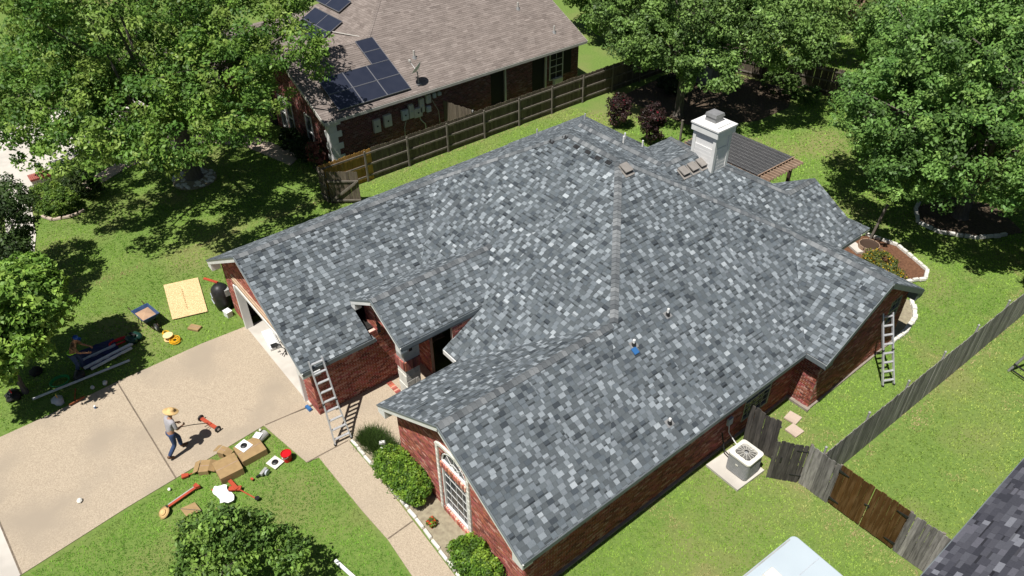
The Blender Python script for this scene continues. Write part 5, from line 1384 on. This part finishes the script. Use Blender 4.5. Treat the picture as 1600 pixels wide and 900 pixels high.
J2=dict(pelvis=(0,0,.9),chest=(0,.16,1.27),neck=(0,.24,1.42),head=(0,.31,1.55),
 shl=(-.19,.18,1.34),ell=(-.22,.34,1.10),wrl=(-.14,.58,1.02),palml=(0,0,1),
 shr=(.19,.18,1.34),elr=(.25,.3,1.08),wrr=(.16,.55,.96),palmr=(0,0,-1),
 hipl=(-.1,0,.88),knl=(-.12,.12,.47),anl=(-.12,.04,.09),toel=(-.13,.22,.045),
 hipr=(.1,0,.88),knr=(.13,.06,.47),anr=(.14,-.08,.09),toer=(.15,.1,.045))
human('man in a camouflage shirt and blue cap standing in tree shade by the gutter pieces',(-26.75,.02,0),R_(-25),J2,M_camo,M_jeans,M_boot,cap,1.05,belt=M_lime)
# ================================================================ tools and clutter
sw_=thing('magnetic_sweeper','red two-wheeled magnetic sweeper with a long thin handle in front of the hatted worker','sweeper',(-20.86,2.82,.02))
ax=Vector((.9,.27,0)).normalized();fwd=Vector((-ax.y,ax.x,0))
m=MB();m.beam(-ax*.42+Vector((0,0,.12)),ax*.42+Vector((0,0,.12)),.13,.07);m.build('magnet_bar',M_red,sw_,world=False,bevel=.01)
for s in (-1,1):
    M=Matrix((fwd,Vector((0,0,1)),ax)).transposed()
    m=MB();m.lathe([(.06,-.025),(.11,-.03),(.125,0),(.11,.03),(.06,.025)],ax*s*.47+Vector((0,0,.125)),16,M=M);w=m.build('wheel',M_black,sw_,world=False)
    m=MB();m.lathe([(.055,-.032),(.055,.032)],ax*s*.47+Vector((0,0,.125)),10,M=M);m.build('hub',M_alu,w,world=False)
m=MB();m.tube([(0,0,.15),(.15,-.5,.55),(.47,-1.0,1.04)],.014,6);m.tube([(.05,0,.13),(.18,-.2,.25)],.012,5);m.build('handle',M_black,sw_,world=False)
m=MB();m.beam(Vector((0,0,.16))-ax*.1,Vector((0,0,.16))+ax*.1,.09,.04);m.build('bracket',M_red,sw_,world=False)
# wheelbarrow
wb=thing('wheelbarrow','blue wheelbarrow holding reddish sand on the lawn left of the driveway','wheelbarrow',(-27.9,3.0,0),R_(10))
def tray(z0,z1,a,b,mat,name,open_=True):
    m=MB()
    lo=[(-a*.3,-b*.6,z0),(a*.25,-b*.6,z0),(a*.25,b*.6,z0),(-a*.3,b*.6,z0)];hi=[(-a*.5,-b,z1),(a*.5,-b,z1),(a*.5,b,z1),(-a*.5,b,z1)]
    inn=[(x*.94,y*.94,z+.015) for x,y,z in lo];hin=[(x*.94,y*.94,z) for x,y,z in hi]
    m.add(lo+hi+inn+hin,[(3,2,1,0),(0,1,5,4),(1,2,6,5),(2,3,7,6),(3,0,4,7),(8,9,10,11),(8,12,13,9),(9,13,14,10),(10,14,15,11),(11,15,12,8),(4,5,13,12),(5,6,14,13),(6,7,15,14),(7,4,12,15)])
    return m.build(name,mat,wb,world=False)
tray(.35,.68,1.0,.36,M_steelb,'tray')
m=MB();m.add([(-.36,-.28,.58),(.36,-.28,.56),(.36,.28,.56),(-.36,.28,.58),(0,0,.66)],[(0,1,4),(1,2,4),(2,3,4),(3,0,4)]);m.build('sand_load',M_tray,wb,world=False)
for s in (-1,1):
    m=MB();m.tube([(.62,s*.1,.2),(.2,s*.2,.32),(-.9,s*.3,.62)],.022,6);m.build('handle',M_dwood,wb,world=False)
    m=MB();m.tube([(-.25,s*.25,.4),(-.4,s*.27,.0),(-.1,s*.27,.0),(-.1,s*.22,.38)],.018,6);m.build('leg',M_black,wb,world=False)
m=MB();m.lathe([(.08,-.04),(.17,-.045),(.2,0),(.17,.045),(.08,.04)],(.66,0,.2),16,M=Matrix.Rotation(math.pi/2,3,'X'));w=m.build('wheel',M_black,wb,world=False)
m=MB();m.lathe([(.08,-.045),(.08,.045)],(.66,0,.2),10,M=Matrix.Rotation(math.pi/2,3,'X'));m.build('hub',M_alu,w,world=False)
# strand board sheet
m=MB();m.prism([(-30.18,4.34),(-29.75,5.72),(-27.14,5.16),(-27.55,3.82)],.05,.065)
osb=m.build('strand_board_sheet',M_osb,loc=(-28.6,4.8,0));tag(osb,'tan square sheet of strand board lying flat on the lawn','board')
m=MB()
for i in range(11): m.box((-29.3+i*.14,5.0-i*.028-.15,.067),(.09,.05,.003),rz=-.2)
m.build('printed_mark',M_card,osb)
# extension cords
cd=thing('extension_cord','coiled yellow extension cords with a round reel on the lawn beside the driveway edge','cord',(-26.45,3.35,0));rr=random.Random(5)
for k in range(9):
    cx=.28 if k<6 else -.3;cy=.1 if k<6 else -.05;r=rr.uniform(.1,.26) if k<6 else rr.uniform(.08,.15)
    m=MB();m.tube([(cx+r*math.cos(t)*1.0+rr.uniform(-.01,.01),cy+r*math.sin(t)*(.7+.3*rr.random() if 0 else .85),.05+.02*k*rr.uniform(.6,1)) for t in [j*math.pi/8 for j in range(16)]],.017,5,closed=True);m.build('coil',M_yel,cd,world=False)
m=MB();m.lathe([(.2,.02),(.2,.05),(.09,.06),(.09,.2),(.2,.21),(.2,.24)],(0,-.05,0),16);m.build('reel',M_straw,cd,world=False)
m=MB();m.lathe([(.19,.245),(.1,.25)],(0,-.05,0),16);m.build('reel_face',pm('cream_plastic',(.75,.62,.3),rough=.5),cd,world=False)
def carton(label,x,y,w,d,h,rz,open_=False,z=0,mat=M_card,name='cardboard_box',group=None):
    o=thing(name,label,'box',(x,y,z),rz,group)
    m=MB();m.box((0,0,h/2),(w,d,h));m.build('carton',mat,o,world=False,bevel=.006)
    m=MB();m.box((0,0,h+.002),(w*.98,.03,.003));m.build('tape_seam',M_perg,o,world=False)
    if open_:
        for s,ax_ in ((1,0),(-1,0)):
            m=MB();m.box((s*(w/2+.1),0,h-.02),(.22,d*.95,.008),M=Matrix.Rotation(s*.5,3,'Y'));m.build('flap',mat,o,world=False)
    return o
carton('large square brown cardboard box, lower of the two at the driveway corner',-18.5,2.56,.76,.82,.3,.33+1.2)
carton('large brown cardboard box with a white vent flashing on top, upper of the two',-18.75,3.44,.86,.78,.27,.33+1.25)
carton('small open brown carton leaning between the large boxes and the driveway',-19.1,1.98,.32,.5,.18,1.0,True)
carton('small flat brown carton on the grass right of the yellow cords',-26.45,4.35,.5,.3,.09,.6)
carton('little opened brown carton between the two large cardboard boxes',-19.25,2.7,.25,.3,.3,.5,True)
for (lb,x,y,z,rz_,mt) in (('white roof vent flashing with a black collar, on top of the upper cardboard box',-18.97,3.33,.285,.3,M_paper),('pale vent flashing with a black collar lying on the grass left of the red bucket',-17.84,3.89,.05,.3,M_lead)):
    v_=thing('vent_flashing',lb,'flashing',(x,y,z),rz_)
    m=MB();m.box((0,0,0),(.46,.4,.01));m.build('base_plate',M_paper if z>.2 else M_acm,v_,world=False)
    m=MB();m.lathe([(.12,.0),(.11,.03),(.07,.05),(.06,.05),(.06,.01)],(0,0,0),16);m.build('collar',M_black,v_,world=False)
r_=thing('grey_roll','short grey-and-white roll of material beside the upper cardboard box','roll',(-19.1,4.0,0),.4)
m=MB();m.lathe([(.14,-.2),(.14,.2)],(0,0,.14),14,M=Matrix.Rotation(math.pi/2,3,'X'));m.build('roll',M_galv,r_,world=False)
m=MB();m.lathe([(.1,-.205),(.1,.205)],(0,0,.14),14,M=Matrix.Rotation(math.pi/2,3,'X'));m.build('core',M_dark,r_,world=False)
m=MB();m.box((-.05,-.1,.29),(.26,.26,.012),rz=.2);m.build('wrapper',M_paper,r_,world=False)
bk=thing('bucket','red plastic bucket on the grass beside the walkway','bucket',(-17.7,4.28,0))
m=MB();m.lathe([(.13,0),(.165,.36),(.18,.36),(.18,.32),(.168,.32)],(0,0,0),20);m.lathe([(.15,.34),(.12,.04),(.01,.03)],(0,0,0),20);m.build('pail',M_redp,bk,world=False,smooth=False)
m=MB();m.tube([(.18*math.cos(t),.02,.34+.12*math.sin(t)*0-.1*math.sin(t)) if 0 else (.185*math.cos(t),-.185*math.sin(t)*.8,.34-.12*math.sin(t)) for t in [j*math.pi/8 for j in range(9)]],.006,5);m.build('handle',M_galv,bk,world=False)
m=MB();m.lathe([(.1,.05),(.1,.06)],(0,0,0),10);m.build('contents',M_dark,bk,world=False)
m=MB();m.box((.0,-.155,.2),(.1,.01,.1));m.build('label',M_paper,bk,world=False)
ns=thing('nail_gun','grey and black pneumatic nail gun on the grass below the flat vent flashing','tool',(-17.66,3.42,.02),.5)
m=MB();m.box((0,0,.1),(.11,.3,.12));m.build('body',M_galv,ns,world=False,bevel=.02)
m=MB();m.lathe([(.1,-.03),(.1,.03)],(.12,.02,.09),14,M=Matrix.Rotation(math.pi/2,3,'Y'));m.build('coil_magazine',M_lead,ns,world=False)
m=MB();m.tube([(0,-.1,.1),(-.1,-.2,.06),(-.12,-.26,.05)],.03,6);m.build('grip',M_black,ns,world=False)
# red tools on the grass
def scraper(name,label,x,y,rz_,L=.9,grey=True):
    o=thing(name,label,'tool',(x,y,.05),rz_)
    m=MB();m.box((0,0,.06),(L,.09,.05));m.build('bar',M_red,o,world=False,bevel=.01)
    if grey:
        m=MB();m.box((0,.07,.05),(L*.92,.05,.04));m.build('edge',M_galv,o,world=False)
    m=MB();m.lathe([(.03,-.02),(.075,-.02),(.075,.02),(.03,.02)],(-L/2-.03,0,.08),12,M=Matrix.Rotation(math.pi/2,3,'Y'));m.build('wheel',M_black,o,world=False)
    m=MB();m.extr([(L/2-.05,-.05,.04),(L/2+.08,-.1,.04),(L/2+.06,.12,.04),(L/2-.06,.08,.04)],(0,0,.1));m.build('bracket',M_red,o,world=False)
    return o
scraper('lawn_tool','long red and grey wheeled bar lying on the grass left of the white sheet',-18.38,.97,R_(100),1.0)
o=thing('lawn_tool','red folded tool with a thin black-wheeled shaft right of the white sheet','tool',(-17.6,2.45,.04))
m=MB();m.beam((-.45,-.05,.05),(.1,.0,.12),.12,.06);m.build('head',M_red,o,world=False)
m=MB();m.beam((-.15,-.2,.05),(.12,.12,.1),.16,.06);m.build('cradle',M_red,o,world=False)
m=MB();m.tube([(0,0,.1),(.75,.32,.05)],.022,6);m.build('shaft',M_red,o,world=False)
m=MB();m.lathe([(.03,-.02),(.08,-.02),(.08,.02),(.03,.02)],(.8,.36,.08),12);m.build('wheel',M_black,o,world=False)
o=thing('red_scoop','small red scoop lying at the driveway edge beside the open carton','tool',(-19.2,1.35,.04),R_(70))
m=MB();m.extr([(-.12,-.09,0),(.1,-.06,0),(.1,.06,0),(-.12,.09,0)],(0,0,.06));m.build('blade',M_red,o,world=False)
m=MB();m.tube([(.1,0,.03),(.45,.05,.04)],.018,6);m.build('handle',M_red,o,world=False)
for i,(x,y,s,lb) in enumerate(((-17.65,3.0,.07,'small red scrap on the grass near the nail gun'),(-18.0,1.85,.1,'small red scrap on the grass touching the white sheet'),(-16.1,2.6,.05,'tiny red scrap on the grass right of the small tree'))):
    m=MB();m.extr([(-s,-s*.6,0),(s,-s*.4,.02),(s*.7,s*.6,.01),(-s*.6,s*.5,.02)],(0,0,.03));m.v=[(a+x,b+y,c+.06) for a,b,c in m.v];tag(m.build('plastic_scrap',M_red,loc=(x,y,0)),lb,'scrap')
# crumpled white sheet
rr=random.Random(14);m=MB();nx,ny=12,8;vs=[]
for i in range(nx+1):
    for j in range(ny+1):
        u=i/nx-.5;v=j/ny-.5
        x=u*.95;y=v*.52*(1-.5*abs(u))
        vs.append((-17.62+x*.8+y*.5,2.03+y*.9-x*.25+.1*math.sin(u*5),.08+.07*abs(math.sin(u*11+v*4))+.05*rr.random()))
m.add(vs,[(i*(ny+1)+j,(i+1)*(ny+1)+j,(i+1)*(ny+1)+j+1,i*(ny+1)+j+1) for i in range(nx) for j in range(ny)])
tag(m.build('plastic_sheet',M_paper,loc=(-17.6,2.05,0),smooth=True),'crumpled white plastic sheet on the grass above the flat cardboard','sheet')
for (lb,pl,z) in (('flat folded cardboard on the grass just below the white sheet',[(-17.35,1.55),(-16.6,1.75),(-16.4,2.15),(-17.1,2.05)],.07),('flat brown cardboard, middle piece half under the small tree leaves',[(-18.0,.75),(-17.6,.8),(-17.5,1.25),(-17.95,1.2)],.07)):
    m=MB();m.prism(pl,z,z+.02);c_=m.build('cardboard_sheet',M_card,loc=(pl[0][0],pl[0][1],0));tag(c_,lb,'cardboard')
    m=MB();m.beam((*pl[0],z+.02),(*pl[2],z+.024),.02,.01);m.build('fold',M_bark,c_)
h2=thing('straw_hat','spare straw hat lying on the grass at the left end of the clutter','hat',(-18.2,.3,.06))
m=MB();m.lathe([(.2,0),(.22,.015),(.1,.02),(.09,.1),(.001,.11)],(0,0,0),18,M=Matrix.Rotation(.5,3,'X'));m.build('brim_and_crown',M_straw,h2,world=False,smooth=True)
m=MB();m.lathe([(.104,.02),(.1,.045)],(0,0,0),18,M=Matrix.Rotation(.5,3,'X'));m.build('hat_band',M_boot,h2,world=False)
def stick(name,label,cat,a,b,w,h,mat,z=.08,group=None):
    m=MB();m.beam((*a,z),(*b,z),w,h);m.beam((a[0],a[1],z+h*.5),(b[0],b[1],z+h*.5),w*.5,.01);o=m.build(name,mat,loc=(a[0],a[1],0));tag(o,label,cat,group);return o
stick('gutter_pipe','long thin white gutter length lying on the grass along the left driveway edge','gutter',(-26.26,-1.78),(-26.12,1.66),.07,.06,M_paper)
stick('white_board','white board end lying on the lawn at the bottom edge near the walkway','board',(-13.25,3.68),(-12.3,3.86),.1,.05,M_paper)
for i,(a,b,w,mt,lb) in enumerate((((-26.72,.15),(-27.0,2.05),.12,M_paper,'wide white gutter piece, nearest the man in camouflage'),((-26.5,.35),(-26.75,1.95),.09,M_paper,'narrow white gutter piece closest to the long thin gutter'),((-27.25,.25),(-27.35,1.5),.1,M_lead,'grey gutter piece lying on the dark blue tarp'))):
    stick('gutter_pipe',lb,'gutter',a,b,w,.07,mt,.12,'gutter pieces on the tarp')
m=MB();nx=8;vs=[]
for i in range(nx+1):
    for j in range(nx+1):
        u=i/nx;v=j/nx;vs.append((-27.9+u*1.3,.2+v*1.35,.07+.05*rr.random()))
m.add(vs,[(i*9+j,(i+1)*9+j,(i+1)*9+j+1,i*9+j+1) for i in range(8) for j in range(8)]);tag(m.build('tarp',M_navy,loc=(-27.2,.9,0)),'crumpled dark blue tarp under the gutter pieces in tree shade','tarp')
o=thing('air_tank','round dark green tank lying on the grass at the end of the gutter pieces','tank',(-27.25,2.2,0),R_(25))
for s in (-1,1):
    m=MB();m.lathe([(.001,-.28),(.12,-.24),(.17,-.12),(.17,.12),(.12,.24),(.001,.28)],(0,s*.13,.17),14,M=Matrix.Rotation(math.pi/2,3,'Y'));m.build('drum',M_dgreen,o,world=False,smooth=True)
m=MB();m.box((0,0,.36),(.3,.1,.05));m.build('handle',M_black,o,world=False)
o=thing('air_hose','coiled red air hose on the grass above the white gutter pieces','hose',(-27.5,1.7,0))
for k in range(3):
    m=MB();m.tube([((.13+.02*k)*math.cos(t),(.36+.02*k)*math.sin(t),.06+.03*k) for t in [j*math.pi/9 for j in range(18)]],.026,6,closed=True);m.build('coil',M_redp,o,world=False)
o=thing('garden_hose','coiled green hose in the shade beside the camouflage man','hose',(-26.6,-.75,0))
for k in range(3):
    m=MB();m.tube([((.26+.02*k)*math.cos(t),(.3+.02*k)*math.sin(t),.06+.03*k) for t in [j*math.pi/9 for j in range(18)]],.02,6,closed=True);m.build('coil',M_green,o,world=False)
def lump(name,label,cat,x,y,s,h,mat,seed,accent=None):
    rr=random.Random(seed);o=thing(name,label,cat,(x,y,0));n=9;m=MB();vs=[]
    for l,(z,rf) in enumerate(((0,.9),(.45,1.0),(.85,.65),(1.0,.2))):
        for j in range(n):
            t=2*math.pi*j/n;q=s*rf*rr.uniform(.75,1.2);vs.append((q*math.cos(t),q*math.sin(t)*.8,h*z))
    m.add(vs,[(l*n+j,l*n+(j+1)%n,(l+1)*n+(j+1)%n,(l+1)*n+j) for l in range(3) for j in range(n)]+[tuple(range(3*n,4*n))]);m.build('bag',mat,o,world=False,smooth=True)
    m=MB();m.tube([(-s*.4,0,h*.9),(-s*.1,0,h*1.35),(s*.25,.02,h*.95)],s*.06,5);m.build('strap',accent or mat,o,world=False);return o
lump('tool_bag','black tool bag in the shade at the far left of the lawn','bag',-26.9,-2.3,.34,.3,M_black,1,M_redp)
lump('tool_bag','grey and yellow tool bag where the lawn meets the driveway edge','bag',-25.6,-1.05,.26,.24,M_lead,2,M_yel)
lump('work_bag','black work bag beside the feet of the camouflage man','bag',-26.45,-.1,.28,.3,M_black,3)
lump('dark_bundle','dark bundle lying in tree shade at the left, below the leaves','bundle',-27.8,-1.3,.3,.2,M_dark,4)
o=thing('rake','orange-handled rake head lying over the driveway edge by the tool bag','tool',(-25.3,-.5,.05))
m=MB();m.tube([(-.5,.1,.05),(.15,-.1,.03)],.018,6);m.build('shaft',M_red,o,world=False)
m=MB();m.beam((.25,-.3,.05),(.15,.25,.05),.07,.06);m.build('head',pm('rusty_metal',(.25,.07,.02),(.16,.05,.02),rough=.7),o,world=False)
rr=random.Random(77)
for (x,y,s,lb) in ((-25.45,.55,.13,'pale rock on the grass at the driveway edge, nearest the expansion joint'),(-25.5,.12,.1,'pale rock at the driveway edge, left of another larger rock'),(-20.4,-1.65,.11,'whitish rock on the lower driveway edge'),(-19.0,.75,.07,'small white rock at the driveway edge below the straw-hat worker'),(-19.5,4.1,.07,'small white stone at the corner of lawn and walkway')):
    o=thing('rock',lb,'rock',(x,y,0));rock(x,y,.06,s,M_stone,o,rr)
o=thing('drink_can','small blue and white can standing on the upper driveway','can',(-24.35,-.1,.02))
m=MB();m.lathe([(.035,0),(.04,.01),(.04,.13),(.03,.14)],(0,0,0),12);m.build('can_body',M_paper,o,world=False)
m=MB();m.lathe([(.041,.03),(.041,.1)],(0,0,0),12);m.build('can_label',M_bluew,o,world=False)
# by the garage
o=thing('trash_bag','tall black plastic cart wrapped in a bag beside the garage wall','bag',(-27.0,5.85,0))
m=MB();m.lathe([(.3,0),(.36,.3),(.38,.8),(.34,1.05),(.2,1.2),(.05,1.25)],(0,0,0),14);m.build('bag',M_black,o,world=False,smooth=True)
m=MB();m.tube([(-.1,-.36,.9),(.08,-.38,.75),(-.12,-.39,.6),(.1,-.38,.45)],.02,5);m.build('crease',M_lead,o,world=False)
m=MB();m.box((.25,.2,.9),(.25,.22,.3));m.build('grey_can',M_galv,o,world=False)
stick('red_board','red board balanced across the top of the black bag by the garage','board',(-27.75,5.55),(-27.1,5.88),.11,.04,M_red,1.26)
m=MB();m.box((-26.35,5.75,.13),(.3,.24,.26),rz=.2);m.box((-26.35,5.75,.27),(.33,.27,.03),rz=.2);tag(m.build('white_pail',M_paper,loc=(-26.35,5.75,0)),'white square tub at the foot of the garage corner wall','tub')
o=thing('foam_cooler','white foam board and box on the concrete garage threshold','box',(-23.7,6.45,.035),R_(-8))
m=MB();m.box((0,0,.07),(1.25,.42,.1));m.build('board',M_paper,o,world=False,bevel=.01)
m=MB();m.box((.15,0,.15),(.9,.32,.06));m.build('lid',M_paper,o,world=False,bevel=.01)
m=MB();m.box((.55,-.02,.19),(.2,.26,.03));m.build('handle',M_black,o,world=False)
m=MB();m.box((-19.35,5.9,.06),(.3,.12,.1),rz=.1);m.box((-19.35,5.9,.12),(.26,.1,.04),rz=.1);tag(m.build('blue_brick',M_bluew,loc=(-19.35,5.9,0)),'small blue block at the foot of the garage brick corner','block')
